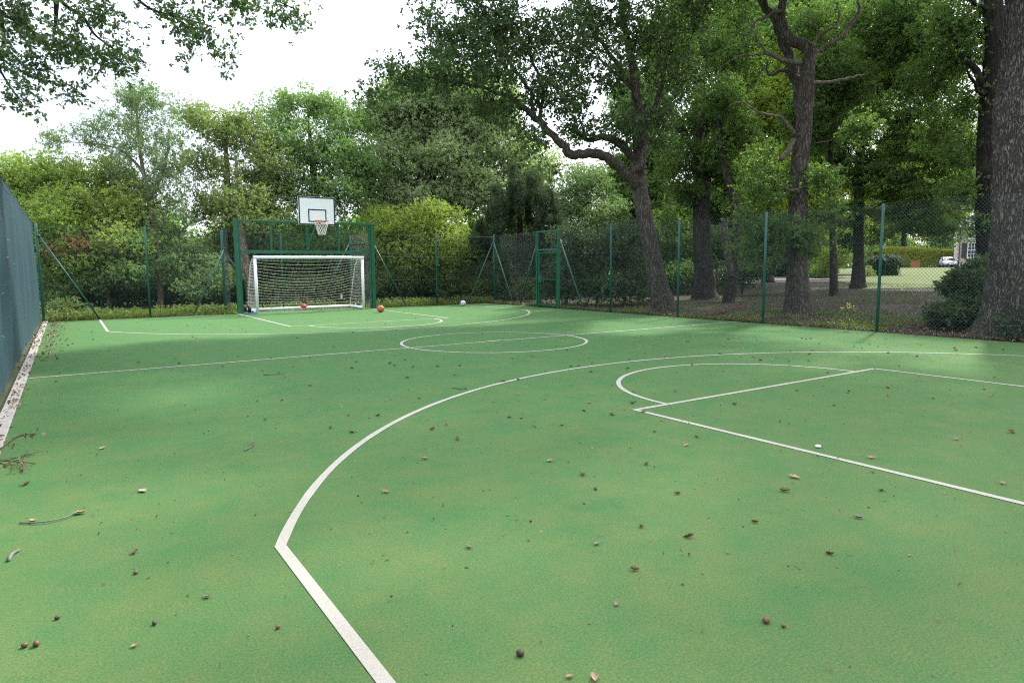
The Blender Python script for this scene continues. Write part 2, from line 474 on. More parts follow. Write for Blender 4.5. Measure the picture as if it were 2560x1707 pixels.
LW = 0.055
mb = MB()
def strip(pts, w=LW, z=0.004, closed=False):
    pts = [np.array(p, float) for p in pts]
    if not closed and len(pts) < 6:
        q_ = [pts[0]]
        for a_, b_ in zip(pts[:-1], pts[1:]):
            k_ = max(2, int(np.linalg.norm(b_ - a_) / .18))
            q_ += [a_ + (b_ - a_) * i / k_ for i in range(1, k_ + 1)]
        pts = q_
    n = len(pts)
    V, F = [], []
    for i in range(n):
        a = pts[i - 1] if (i > 0 or closed) else pts[i]
        b = pts[(i + 1) % n] if (i < n - 1 or closed) else pts[i]
        t1 = pts[i] - a if np.linalg.norm(pts[i] - a) > 0 else b - pts[i]
        t2 = b - pts[i] if np.linalg.norm(b - pts[i]) > 0 else t1
        t1 = t1 / np.linalg.norm(t1); t2 = t2 / np.linalg.norm(t2)
        t = t1 + t2; t /= np.linalg.norm(t)
        nn = np.array((-t[1], t[0])); k = w / 2 * random.uniform(.93, 1.07) / max(0.3, abs(nn @ np.array((-t1[1], t1[0]))))
        V += [(*(pts[i] + nn * k), z), (*(pts[i] - nn * k), z)]
    for i in range(n if closed else n - 1):
        j = (i + 1) % n
        F.append((2 * i, 2 * i + 1, 2 * j + 1, 2 * j))
    mb.add(V, F)
def arc(cx, cy, r, a0, a1, n=64):
    return [(cx + r * math.cos(a0 + (a1 - a0) * i / n), cy + r * math.sin(a0 + (a1 - a0) * i / n)) for i in range(n + 1)]
strip(arc(0, 0, 1.8, 0, 2 * math.pi, 96)[:-1], closed=True)
strip([(-7.40, 0.0), (-1.828, 0.0)]); strip([(-1.772, 0), (1.772, 0)]); strip([(1.828, 0), (7.40, 0)])
strip([(-.17, 0), (.17, 0)], .10, 0.008)
# far end
strip([(-2.26, 12.10), (-2.26, 6.08), (2.26, 6.08), (2.26, 12.20)])
strip(arc(0, 6.05, 1.8, 0, -math.pi))
a = math.acos(6.097 / 6.727)
strip([(-6.14, 12.12)] + arc(-.05, 10.35, 6.727, math.pi + a, 2 * math.pi - a, 90) + [(6.05, 12.26)])
strip([(-2.23, 12.02), (2.23, 12.10)], 0.04)
# near end
strip([(-2.26, -18.4), (-2.26, -6.19), (2.26, -6.19), (2.26, -18.4)])
strip(arc(0, -6.16, 1.8, 0, math.pi))
strip([(-6.09, -18.4)] + [q for q in arc(-.2, -10.049, 6.387, math.pi - 0.41, 0.40, 90)] + [(5.70, -18.4)])
tag(mb.build('court_lines', M['line']), 'white basketball lines laid in the green court', 'court lines', kind='structure')

mb = MB()
for i in range(34):
    y = -18 + i * 0.915
    mb.box((-7.4625, y, -0.02 + 0.002 * math.sin(i * 5.1)), (0.12, 0.905, 0.07), bev=0.008)
tag(mb.build('kerb', M['concrete']), 'pale concrete edging strip under the left fence', 'kerb', kind='structure')

# lawn and drive in the far right, following the terrain
def patch(name, mat, poly, lift, label, n=60, m=26):
    """poly: depth -> (px0, px1); rows of depth"""
    V = []
    for d, p0, p1 in poly:
        for k in range(m):
            p = p0 + (p1 - p0) * k / (m - 1)
            q = CAM + d * (FW + RT * (p - 1280) / FPX)
            V.append((q[0], q[1], float(hz(q[0], q[1])) + lift))
    F = [(i * m + k, i * m + k + 1, (i + 1) * m + k + 1, (i + 1) * m + k) for i in range(len(poly) - 1) for k in range(m - 1)]
    return tag(np_mesh(name, V, F, mat), label, name, kind='structure')
ds = np.linspace(33, 92, 40)
patch('lawn', M['lawn'], [(d, 2150 - (d - 33) * 5.5 if d < 60 else 2000 + (d - 60) * 2, 2440 + (d - 33) * 1.2) for d in ds], 0.025, 'sunlit dry yellow green lawn beyond the trees')
patch('drive', M['drive'], [(d, 2120, 2500) for d in np.linspace(88, 99, 12)], 0.05, 'pale gravel drive in front of the parked car')
patch('path', M['drive'], [(d, 1890, 2150) for d in np.linspace(47, 55, 10)], 0.035, 'pinkish gravel path crossing behind the trees')
# ------------------------------------------------------------------ trees
RH = np.array([RT[0], RT[1], 0]); RH /= np.linalg.norm(RH)
FH = np.array([-RH[1], RH[0], 0])
NLEAF = 0

def catmull(P, sub=4):
    P = np.array(P, float)
    if len(P) < 3: return P
    Q = np.vstack([2 * P[0] - P[1], P, 2 * P[-1] - P[-2]])
    out = []
    for i in range(1, len(Q) - 2):
        for k in range(sub):
            t = k / sub
            out.append(0.5 * ((2 * Q[i]) + (-Q[i - 1] + Q[i + 1]) * t + (2 * Q[i - 1] - 5 * Q[i] + 4 * Q[i + 1] - Q[i + 2]) * t * t + (-Q[i - 1] + 3 * Q[i] - 3 * Q[i + 1] + Q[i + 2]) * t ** 3))
    out.append(P[-1])
    return np.array(out)

OAK = np.array([(0, 0), (.18, .10), (.30, .08), (.42, .24), (.55, .15), (.70, .28), (.82, .15), (1, 0.0),
                (.82, -.15), (.70, -.28), (.55, -.15), (.42, -.24), (.30, -.08), (.18, -.10)])

def leaf_mesh(name, sprigs, dirs, L, wr, k, mat, parent, g, upb=0.8, spread=0.85, droop=0.15, outline=None, tbias=0.0, tgroup=None):
    """k leaves around each sprig; one mesh"""
    global NLEAF
    N = len(sprigs)
    n = N * k
    NLEAF += n
    P = np.repeat(sprigs, k, 0) + g.normal(0, L * 0.22, (n, 3))
    D = np.repeat(dirs, k, 0) * 0.7 + g.normal(0, spread, (n, 3))
    D[:, 2] -= droop
    D /= np.linalg.norm(D, axis=1, keepdims=True)
    U = g.normal(0, 0.55, (n, 3)); U[:, 2] += upb
    U -= D * (U * D).sum(1, keepdims=True)
    U /= np.maximum(np.linalg.norm(U, axis=1, keepdims=True), 1e-6)
    S = np.cross(U, D)
    l = (L * g.uniform(0.65, 1.2, n))[:, None]
    w = l * wr * 0.5
    if outline is None:
        V = np.stack([P, P + D * l * .5 + S * w + U * l * .07, P + D * l - U * l * .08, P + D * l * .5 - S * w + U * l * .07], 1)
        kk = 4
    else:
        kk = len(outline)
        V = np.stack([P + D * l * u + S * l * s + U * l * (.10 * math.sin(u * 3.1) - .35 * abs(s)) for u, s in outline], 1)
    base = np.repeat(np.clip((tgroup if tgroup is not None else np.zeros(N)), 0, 1), k)
    t = np.clip(base * 0.55 + g.uniform(0, 0.45, n) + tbias, 0, 1)
    odd = g.random(n)
    t = np.where(odd > 0.975, 1.0, np.minimum(t, 0.9))
    return np_mesh(name, V.reshape(-1, 3), np.arange(n * kk).reshape(n, kk), mat, parent, smooth=False,
                   attrs={'tint': np.repeat(t, kk)})

class Skel:
    def __init__(s):
        s.P, s.par, s.r, s.fix = [], [], [], []
    def node(s, p, par, r, fix):
        s.P.append(np.array(p, float)); s.par.append(par); s.r.append(r); s.fix.append(fix)
        return len(s.P) - 1
    def limb(s, pts, jit=0.0, g=None):
        """pts: (x,y,z,r); attaches to the nearest node when there is one"""
        Q = catmull(pts, 4)
        par = -1; start = 0
        if s.P:
            A = np.array(s.P); par = int(np.argmin(np.linalg.norm(A - Q[0][:3], axis=1))); start = 1
        for q in Q[start:]:
            p = q[:3] + (g.normal(0, jit, 3) if jit else 0)
            par = s.node(p, par, max(q[3], 0.004), True)
        return par
    def grow(s, C, g, r0, maxtip=0.05):
        A = np.array(s.P)
        d0 = np.array([np.linalg.norm(A - c, axis=1).min() for c in C])
        buf = np.zeros((len(A) + len(C) * 5, 3)); buf[:len(A)] = A
        n = len(A); base = A[0]
        for ci in np.argsort(d0):
            c = C[ci]
            v = buf[:n] - c
            dd = np.sqrt((v * v).sum(1)) + np.maximum(0, buf[:n, 2] - c[2]) * 0.55
            j = int(np.argmin(dd))
            p = buf[j].copy(); L = np.linalg.norm(c - p)
            k = 2 if L < 0.6 else (3 if L < 1.4 else 5)
            mid = np.array([0, 0, -0.10 * L]) + g.normal(0, 0.10 * L, 3)
            par = j
            for i in range(1, k + 1):
                t = i / k
                q = p + (c - p) * t + mid * (4 * t * (1 - t)) + (g.normal(0, 0.035 * L, 3) if i < k else 0)
                par = s.node(q, par, r0, False)
                buf[n] = q; n += 1
    def finish(s):
        N = len(s.P)
        acc = np.zeros(N)
        for i in range(N - 1, -1, -1):
            if not s.fix[i]:
                s.r[i] = max(s.r[i], acc[i] ** (1 / 2.3)) if acc[i] > 0 else s.r[i]
            if s.par[i] >= 0: acc[s.par[i]] += s.r[i] ** 2.3
        for i in range(N):
            if not s.fix[i] and s.par[i] >= 0: s.r[i] = min(s.r[i], 0.75 * s.r[s.par[i]] if s.fix[s.par[i]] else s.r[s.par[i]])
    def mesh(s, name, mat, parent, minr=0.0, g=None, big=16):
        N = len(s.P)
        kids = [[] for _ in range(N)]
        roots = []
        for i in range(N):
            (kids[s.par[i]] if s.par[i] >= 0 else roots).append(i)
        VV, FF, n = [], [], 0
        stack = [(r_, -1) for r_ in roots]
        while stack:
            i, par = stack.pop()
            ch = [par] if par >= 0 else []
            j = i
            while True:
                ch.append(j)
                if not kids[j]: break
                ks = sorted(kids[j], key=lambda q: (-s.fix[q], -s.r[q]))
                for q in ks[1:]: stack.append((q, j))
                j = ks[0]
            rad = np.array([s.r[q] for q in ch])
            if par >= 0: rad[0] = min(rad[0], rad[1] * 1.25)
            if rad.max() < minr: continue
            pts = np.array([s.P[q] for q in ch])
            if len(pts) < 2: continue
            R_ = rad.max()
            sd = big if R_ > .12 else 8 if R_ > .04 else 5 if R_ > .015 else 3
            T = np.gradient(pts, axis=0)
            T /= np.maximum(np.linalg.norm(T, axis=1, keepdims=True), 1e-9)
            ref = np.array((1.0, 0, 0)) if abs(T[0][0]) < .8 else np.array((0, 1.0, 0))
            u = np.cross(T[0], ref); u /= np.linalg.norm(u)
            an = np.arange(sd) * 2 * math.pi / sd
            ca, sa = np.cos(an)[:, None], np.sin(an)[:, None]
            for q in range(len(pts)):
                u = u - T[q] * (u @ T[q]); u /= max(np.linalg.norm(u), 1e-9)
                w = np.cross(T[q], u)
                rr = rad[q]
                if R_ > .12 and g is not None:
                    rr = rad[q] * (1 + 0.05 * np.sin(3 * an + pts[q][2] * 2.1)[:, None] + 0.035 * g.normal(0, 1, (sd, 1)))
                VV.append(pts[q] + rr * (ca * u + sa * w))
            for q in range(len(pts) - 1):
                a = n + q * sd + np.arange(sd); b = n + q * sd + (np.arange(sd) + 1) % sd
                FF.append(np.stack([a, b, b + sd, a + sd], 1))
            n += len(pts) * sd
        return np_mesh(name, np.concatenate(VV), np.concatenate(FF), mat, parent)

def voids(P, sc, ph):
    x, y, z = (P * sc).T
    return (np.sin(1.7 * x + 1.1 * y + ph) + np.sin(1.9 * y - 1.3 * z + 2 * ph) + np.sin(2.1 * z + 1.2 * x + 3 * ph) + np.sin(1.1 * x - 2.3 * y + 1.6 * z)) / 4

def lobe_points(lobes, dens, g, shell=0.62):
    C, Lb = [], []
    for li, lb in enumerate(lobes):
        px, py, d, rx, ry, rz = lb[:6]
        w = lb[6] if len(lb) > 6 else 1.0
        if len(lb) > 7: c = np.array([px, py, d], float); a, b = rx, ry          # given in metres
        else: c = at(px, py, d); a, b = rx * d / FPX, ry * d / FPX
        area = 4 * math.pi * ((a * b) ** 1.6 / 3 + (a * rz) ** 1.6 / 3 + (b * rz) ** 1.6 / 3) ** (1 / 1.6)
        n = max(3, int(dens * w * area))
        v = g.normal(0, 1, (n, 3)); v /= np.linalg.norm(v, axis=1, keepdims=True)
        r = (shell + (1 - shell) * g.random(n)) * np.where(g.random(n) < 0.25, g.random(n), 1)
        v *= r[:, None] * g.uniform(0.86, 1.12, n)[:, None]
        C.append(c + v[:, :1] * a * RH + v[:, 1:2] * rz * FH + v[:, 2:] * b * np.array([0, 0, 1.0]))
        Lb += [c] * n
    return np.concatenate(C), np.array(Lb)

SP = {  # leaf length, width ratio, leaves per sprig, sprigs per cluster, cluster radius, clusters per m2
 'oak': (0.10, 0.62, 6, 15, 0.48, 4.2), 'ash': (0.12, 0.32, 7, 15, 0.42, 2.4), 'fine': (0.09, 0.6, 6, 18, 0.50, 5.4),
 'far': (0.14, 0.65, 6, 17, 0.75, 4.0), 'shrub': (0.085, 0.62, 6, 16, 0.40, 7.0), 'yew': (0.10, 0.19, 8, 15, 0.17, 9.0),
 'layer': (0.10, 0.62, 6, 26, 0.55, 2.6), 'rhodo': (0.13, 0.36, 8, 12, 0.26, 8.0), 'vfar': (0.26, 0.65, 6, 22, 0.9, 1.3),
}
def tree(name, label, cat, mat, sp, lobes, limbs=(), bark='bark', seed=1, group=None, dens=1.0, zf=0.75, drop=0.0, minr=0.004,
         crown='crown', gap=0.12, gsc=2.2, droop=0.15, upb=0.8, flat=0.0, trunk='trunk', deadmat='dead', dead=()):
    g = np.random.default_rng(seed)
    L, wr, k, ns, rc, dn = SP[sp]
    C, LB = lobe_points(lobes, dn * dens * (1 + gap), g)
    kp = voids(C, gsc, seed * 1.37) > -0.62 + gap
    C, LB = C[kp], LB[kp]
    C[:, 2] = np.maximum(C[:, 2], hz(C[:, 0], C[:, 1]) + 0.18)
    sk = Skel()
    if limbs:
        first = [(*at(px, py, d), r) for px, py, d, r in limbs[0]]
    else:
        q = C.mean(0); zb = float(hz(q[0], q[1]))
        top = C[:, 2].max()
        first = [(q[0], q[1], zb, 0.07), (q[0] + .05, q[1], zb + (top - zb) * .35, 0.05), (q[0], q[1] + .05, zb + (top - zb) * .7, 0.025)]
    b = np.array(first[0][:3]); b[2] = float(hz(b[0], b[1]))
    dz = b - np.array(first[0][:3])
    t = thing(name, label, cat, b, group)
    if limbs:      # run the foot of the trunk into the earth, with a root flare
        r0 = first[0][3]
        f1 = np.array(first[0][:3]); f2 = np.array(first[1][:3])
        up = (f2 - f1) / np.linalg.norm(f2 - f1)
        foot = [(*(f1 - up * 0.4), r0 * 1.5), (*f1, r0 * 1.22), (*(f1 + up * 0.35), r0 * 1.03)]
        first = foot + [q for q in first[1:] if (np.array(q[:3]) - f1) @ up > 0.5]
    sk.limb(first)
    for lm in limbs[1:]:
        sk.limb([(*at(px, py, d), r) for px, py, d, r in lm], 0.02, g)
    sk.grow(C, g, 0.0055)
    sk.finish()
    sk.mesh(trunk, M[bark], t, minr, g)
    for dl in dead:
        ds_ = Skel(); ds_.limb([(*at(px, py, d), r) for px, py, d, r in dl], 0.012, g); ds_.finish()
        tag(ds_.mesh('dead_limb', M[deadmat], t, 0, g), 'bare bleached dead limb')
    n = len(C) * ns
    off = g.normal(0, 1, (n, 3)); off /= np.linalg.norm(off, axis=1, keepdims=True)
    off *= (rc * g.random(n) ** 0.45)[:, None]; off[:, 2] *= zf
    off[:, 2] -= drop * (np.abs(off[:, 0]) + np.abs(off[:, 1]))
    S = np.repeat(C, ns, 0) + off
    S[:, 2] = np.maximum(S[:, 2], hz(S[:, 0], S[:, 1]) + 0.06)
    D = off / np.maximum(np.linalg.norm(off, axis=1, keepdims=True), 1e-6)
    out = np.repeat(C - LB, ns, 0); out /= np.maximum(np.linalg.norm(out, axis=1, keepdims=True), 1e-6)
    D = D + out * 0.7; D[:, 2] *= (1 - flat)
    D /= np.maximum(np.linalg.norm(D, axis=1, keepdims=True), 1e-6)
    tg = np.repeat(g.random(len(C)), ns)
    leaf_mesh(crown, S, D, L, wr, k, LM[mat], t, g, upb=upb, droop=droop, tgroup=tg, spread=0.8)
    return t

# --- left, beyond the far fence
tree('hazel_tree', 'bright green leafy tree rising over the blue fence screen at the left edge', 'tree', 'bright', 'fine',
     [(20, 450, 26, 80, 62, 2), (120, 440, 26, 80, 55, 2), (50, 560, 25, 90, 90, 2), (165, 550, 25, 90, 80, 2), (150, 640, 24.5, 70, 60, 1.6), (225, 655, 24.5, 70, 50, 1.5), (60, 660, 25, 70, 60, 1.5)],
     [[(120, 770, 25, .12), (115, 650, 25, .09), (100, 520, 25.5, .05)]], 'bark_dark', 11)
tree('elder_tree', 'yellowing rounded tree with yellow leaf clusters between the bright green one and the airy one', 'tree', 'yell', 'fine',
     [(255, 455, 27.5, 75, 62, 2), (330, 535, 26.5, 65, 65, 1.8), (235, 540, 26.5, 75, 65, 1.8), (310, 615, 25, 60, 50, 1.5)],
     [[(290, 765, 26.5, .12), (285, 640, 26.5, .09), (270, 520, 27, .05)]], 'bark_dark', 12)
tree('withered_shrub', 'rust brown withered branch clump low in the left hedge', 'shrub', 'rust', 'shrub',
     [(180, 612, 23.6, 38, 26, .5), (150, 640, 23.6, 20, 30, .4)], dens=.45, seed=13)
tree('elder_shrub', 'mid green shrub arching over a dark hollow behind the left end of the fence', 'shrub', 'mid', 'shrub',
     [(335, 625, 25, 42, 46, 1.1), (310, 680, 24.6, 60, 30, 1), (230, 700, 24.4, 60, 25, .8), (130, 720, 23.8, 45, 50, .8)], seed=14, dens=.8)
tree('bramble_patch', 'low leafy bramble against the foot of the blue screen corner', 'bramble', 'bramb', 'shrub',
     [(140, 778, 21.3, 36, 16, .4), (165, 772, 21.6, 26, 16, .4)], seed=15)
tree('ash_tree', 'tall airy grey green ash with sky showing through its thin crown', 'tree', 'ash', 'ash',
     [(320, 245, 27, 62, 48, 1.3), (390, 262, 27, 56, 52, 1.3), (290, 330, 27, 72, 60, 1.5), (400, 345, 27, 66, 60, 1.5), (340, 430, 27, 80, 66, 1.6),
      (430, 440, 27, 55, 66, 1.5), (225, 345, 27, 52, 30, 1), (130, 352, 27, 42, 18, .7), (410, 530, 26.5, 66, 60, 1.4), (430, 620, 26.8, 55, 50, 1.2)],
     [[(402, 765, 26, .11), (398, 650, 26, .10), (372, 500, 26.5, .08), (350, 380, 27, .07), (340, 250, 27, .03)],
      [(372, 500, 26.5, .08), (410, 420, 27, .06), (425, 330, 27, .03)], [(360, 430, 27, .06), (290, 370, 27, .04), (130, 350, 27, .012)]],
     'bark_pale', 16, dens=1.0, zf=.9, gap=.3)
tree('alder_tree', 'olive green tree with a straight dark trunk standing behind the left goal post', 'tree', 'oliv', 'oak',
     [(500, 300, 30, 48, 36, 1.4), (560, 325, 30, 66, 50, 1.8), (625, 335, 30, 66, 55, 1.8), (515, 415, 29.5, 60, 52, 1.6), (625, 440, 29.5, 70, 66, 1.7),
      (590, 520, 29, 66, 50, 1.5), (665, 520, 29, 60, 54, 1.5), (505, 520, 29.5, 50, 46, 1.2), (640, 590, 29, 60, 44, 1.2), (560, 600, 29, 60, 40, 1.2), (690, 430, 30, 50, 60, 1.5)],
     [[(576, 765, 29, .22), (573, 640, 29, .19), (571, 520, 29.3, .16), (566, 400, 29.8, .10), (560, 290, 30, .04)],
      [(590, 770, 29, .14), (592, 520, 29, .12), (590, 400, 29, .06)], [(571, 520, 29.3, .06), (515, 500, 29.3, .04), (480, 470, 29.3, .015)]],
     'bark_pale', 17, dens=.95, gap=.4, gsc=2.6)
tree('leaning_trunk_tree', 'leaning brown trunk with sparse olive leaves seen through the left of the goal frame', 'tree', 'oliv', 'oak',
     [(600, 545, 27.3, 50, 40, 1), (570, 500, 27.5, 45, 40, 1), (650, 560, 28, 40, 30, 1)],
     [[(632, 768, 27, .20), (618, 680, 27, .19), (606, 610, 27, .16), (600, 560, 27.1, .09), (594, 520, 27.3, .03)]], 'bark_pale', 18, dens=.6)
tree('field_maple', 'dense fresh green tree behind the basketball backboard', 'tree', 'mid', 'oak',
     [(700, 285, 33, 66, 45, 2), (790, 258, 33, 76, 34, 2), (860, 318, 33, 62, 52, 2), (740, 365, 32, 90, 68, 2.3), (850, 395, 32, 80, 68, 2.2),
      (725, 470, 31, 80, 60, 2), (840, 490, 31, 90, 60, 2), (905, 400, 32, 50, 60, 2), (770, 570, 31, 90, 45, 1.8)],
     [[(790, 760, 32, .25), (790, 560, 32, .2), (780, 400, 32.5, .13), (770, 290, 33, .05)], [(785, 480, 32, .12), (860, 380, 32.5, .07), (870, 320, 33, .03)]],
     'bark_dark', 19, dens=1.0, gap=.45, gsc=2.4)
tree('holm_oak', 'wide silvery grey green tree behind the fence corner', 'tree', 'grey', 'far',
     [(955, 300, 36, 60, 50, 2.4), (1010, 235, 36, 60, 50, 2.2), (1110, 215, 36, 80, 60, 2.4), (1220, 260, 36, 80, 70, 2.4), (1045, 290, 36, 86, 80, 2.5), (1150, 300, 36, 100, 84, 2.5), (1000, 400, 35, 90, 80, 2.4), (1120, 410, 35, 100, 80, 2.4),
      (1240, 380, 36, 90, 92, 2.4), (1180, 480, 34.5, 90, 60, 2), (950, 480, 34.5, 70, 56, 2), (1060, 505, 34.5, 84, 50, 2), (1330, 430, 36, 70, 84, 2.2)],
     [[(1090, 740, 35, .4), (1085, 560, 35, .33), (1080, 440, 35.5, .2), (1060, 290, 36, .06)], [(1085, 520, 35, .2), (1160, 400, 35.5, .12), (1170, 300, 36, .05)],
      [(1085, 480, 35, .15), (1010, 380, 35.5, .09), (960, 310, 36, .04)], [(1120, 460, 35, .15), (1230, 420, 35.5, .09), (1300, 400, 36, .04)]], 'bark', 20, dens=.85, gap=.5, gsc=2.0)
tree('golden_privet', 'large yellow green bush just right of the green goal frame', 'shrub', 'bush', 'fine',
     [(1000, 565, 30, 70, 50, 1.6), (1085, 552, 30, 76, 48, 1.6), (960, 620, 29.5, 60, 60, 1.4), (1110, 620, 29.5, 70, 56, 1.5), (1030, 640, 29.3, 90, 60, 1.5), (940, 540, 30.5, 30, 30, 1)], seed=21, dens=.9)
gy_ = random.Random(22)
plumes = [(1300, 600, 30, 80, 60, 1.3, .5), (1260, 690, 29.5, 80, 46, 1.2, .6), (1350, 660, 29.6, 60, 50, 1.2, .6)]
for k in range(58):
    a_ = gy_.uniform(0, math.pi); rr_ = gy_.uniform(.55, 1.0)
    px_, py_ = 1300 + 108 * rr_ * math.cos(a_), 590 - 168 * rr_ * math.sin(a_) * (1 - .30 * abs(math.cos(a_)))
    plumes.append((px_, py_, 30 + gy_.uniform(-1.4, .8), gy_.uniform(6, 10), gy_.uniform(26, 44), gy_.uniform(.14, .24), 1.6))
    plumes.append((px_ + 13 * math.cos(a_), py_ + 34, 30 + gy_.uniform(-1.4, .8), gy_.uniform(7, 12), gy_.uniform(20, 36), .2, 1.3))
tree('yew_tree', 'dark spiky yew behind the fence corner post', 'tree', 'yew', 'yew', plumes,
     [[(1300, 750, 30, .2), (1300, 560, 30, .12), (1298, 440, 30, .04)]], 'bark_dark', 22, zf=1.5, droop=.55, upb=.2, gap=0)
tree('silver_willow', 'pale soft green tree glowing between the yew and the leaning oak', 'tree', 'pale', 'fine',
     [(1465, 455, 34, 66, 52, 2), (1500, 530, 33, 70, 56, 2), (1420, 530, 33.5, 56, 60, 1.8), (1445, 620, 33, 80, 40, 1.6)],
     [[(1470, 740, 34, .2), (1468, 560, 34, .15), (1465, 450, 34, .05)]], 'bark', 23)
tree('evergreen_shrub', 'dark evergreen shrub seen through the upper part of the goal frame', 'shrub', 'oak_d', 'fine',
     [(690, 640, 28.5, 60, 50, 1.2), (770, 640, 29, 80, 50, 1.4), (860, 630, 29, 66, 56, 1.4), (620, 690, 28.5, 50, 50, 1)], seed=24)
tree('currant_shrub', 'bushy green shrub between the slanted fence strut and the goal frame on the left', 'shrub', 'pale', 'shrub',
     [(470, 660, 26, 56, 60, 1.1), (540, 690, 25.5, 40, 50, 1), (500, 720, 25, 50, 36, .8)], seed=25, dens=.75)
for i, (lb, sd) in enumerate([('bramble thicket with brown stems behind the white goal net', 26), ('bramble thicket behind the fence right of the orange basketball', 27),
                              ('bramble clump at the foot of the fence corner post', 28)]):
    tree('bramble_thicket', lb, 'bramble', 'bramb', 'shrub',
         [[(690, 722, 27.6, 50, 26, .8), (770, 716, 27.6, 60, 30, .8), (840, 715, 28, 50, 32, .8)],
          [(950, 705, 28.5, 46, 32, .9), (1020, 702, 28.8, 50, 32, .9), (1100, 706, 29, 50, 30, .9)],
          [(1180, 722, 29.5, 40, 22, .7), (1300, 722, 29, 50, 24, .7)]][i], seed=sd, group='brambles along the far fence', dens=.85)
for i, (lb, lo, sd) in enumerate([
    ('tall dark laurel bush left of the leaning oak trunk', [(1430, 600, 25.5, 66, 50, 1.2), (1500, 630, 25, 60, 50, 1.1), (1560, 610, 25, 60, 60, 1.2), (1420, 680, 25, 50, 40, .9), (1570, 680, 24.6, 60, 40, .9)], 31),
    ('low dark laurel bush behind the fence gate', [(1380, 715, 25.5, 50, 36, .8), (1450, 720, 24.8, 60, 34, .8)], 32),
    ('low dark laurel bush right of the gate strut', [(1530, 722, 24, 60, 34, .8), (1600, 718, 24, 50, 34, .8)], 33)]):
    tree('laurel_bush', lb, 'bush', 'laurel', 'shrub', lo, seed=sd, group='laurels behind the right fence', dens=.85)

# --- the big oaks along the right fence
T1 = tree('leaning_oak', 'leaning oak with one long crooked limb reaching left over the court', 'tree', 'oak', 'oak',
     [(1058, 58, 17, 46, 40, .9), (1000, 185, 17.2, 56, 40, 1.1), (1090, 180, 17.4, 76, 50, 1.4), (1130, 100, 17.6, 60, 44, 1.3), (1205, 50, 18, 84, 64, 1.7), (1200, 165, 18, 84, 60, 1.7),
      (1300, 90, 18.5, 84, 76, 1.9), (1300, 215, 18.6, 76, 56, 1.7), (1400, 110, 19, 84, 84, 1.9), (1405, 240, 19, 76, 60, 1.7), (1490, 180, 19.8, 76, 80, 1.9),
      (1500, 50, 20, 86, 76, 1.9), (1555, 320, 20.6, 50, 46, 1.5), (1610, 100, 20.6, 84, 84, 1.9), (1680, 190, 21, 70, 80, 1.8), (1690, 40, 21, 84, 70, 1.9), (1640, 320, 21, 50, 46, 1.4),
      (1235, 285, 18.6, 66, 30, 1.2), (1310, 350, 19, 50, 34, 1.1), (1455, 320, 19.6, 66, 34, 1.2), (1370, 420, 19.4, 36, 30, .8), (945, 240, 17.2, 40, 26, .8),
      (1150, -110, 18, 130, 90, 2.2), (1350, -150, 19, 150, 100, 2.4), (1560, -140, 20.4, 150, 100, 2.4), (1480, -330, 20, 220, 110, 3.2, .7), (1680, -300, 21, 180, 120, 3.2, .7), (1250, -260, 18.5, 150, 70, 2.4, .7)],  # topmost lobes lie above the view, added so their shadow covers the court
     [[(1662, 778, 20.4, .34), (1642, 700, 20.4, .29), (1618, 570, 20.4, .255), (1601, 490, 20.4, .25), (1594, 440, 20.4, .22), (1597, 380, 20.5, .18), (1592, 300, 20.5, .16), (1588, 220, 20.5, .14), (1575, 130, 20.5, .11), (1555, 30, 20.5, .08), (1540, -100, 20.5, .05)],
      [(1596, 465, 20.2, .20), (1560, 430, 20, .165), (1530, 402, 19.8, .15), (1500, 387, 19.6, .14), (1465, 384, 19.4, .13), (1432, 386, 19.2, .13), (1412, 368, 19, .12), (1385, 340, 18.9, .105), (1347, 303, 18.7, .095), (1320, 278, 18.5, .08), (1289, 252, 18.3, .065), (1240, 232, 18, .05), (1190, 216, 17.8, .04), (1130, 205, 17.5, .03), (1050, 190, 17.2, .02)],
      [(1330, 285, 18.6, .065), (1329, 240, 18.6, .055), (1303, 197, 18.5, .045), (1267, 153, 18.3, .035), (1200, 120, 18, .02)],
      [(1349, 300, 18.7, .06), (1358, 240, 18.8, .05), (1336, 161, 18.8, .04), (1303, 106, 18.6, .035), (1270, 69, 18.4, .03), (1234, 15, 18.2, .02)],
      [(1590, 405, 20.5, .14), (1562, 372, 20.3, .12), (1537, 351, 20.1, .11), (1508, 342, 19.9, .10), (1468, 347, 19.7, .07), (1420, 320, 19.5, .03)],
      [(1580, 435, 20, .10), (1600, 415, 19.9, .11), (1610, 385, 20, .10), (1612, 340, 20.1, .09), (1610, 292, 20.2, .08), (1595, 250, 20.2, .06), (1563, 205, 20.2, .045), (1500, 150, 20, .03)],
      [(1598, 330, 20.6, .10), (1640, 260, 20.8, .08), (1656, 200, 20.9, .06), (1662, 120, 21, .04)],
      [(1590, 230, 20.5, .08), (1520, 130, 20, .06), (1460, 40, 19.6, .04), (1400, -80, 19.3, .025)]],
     'bark', 40, dens=.88, gap=.66, gsc=3.1)
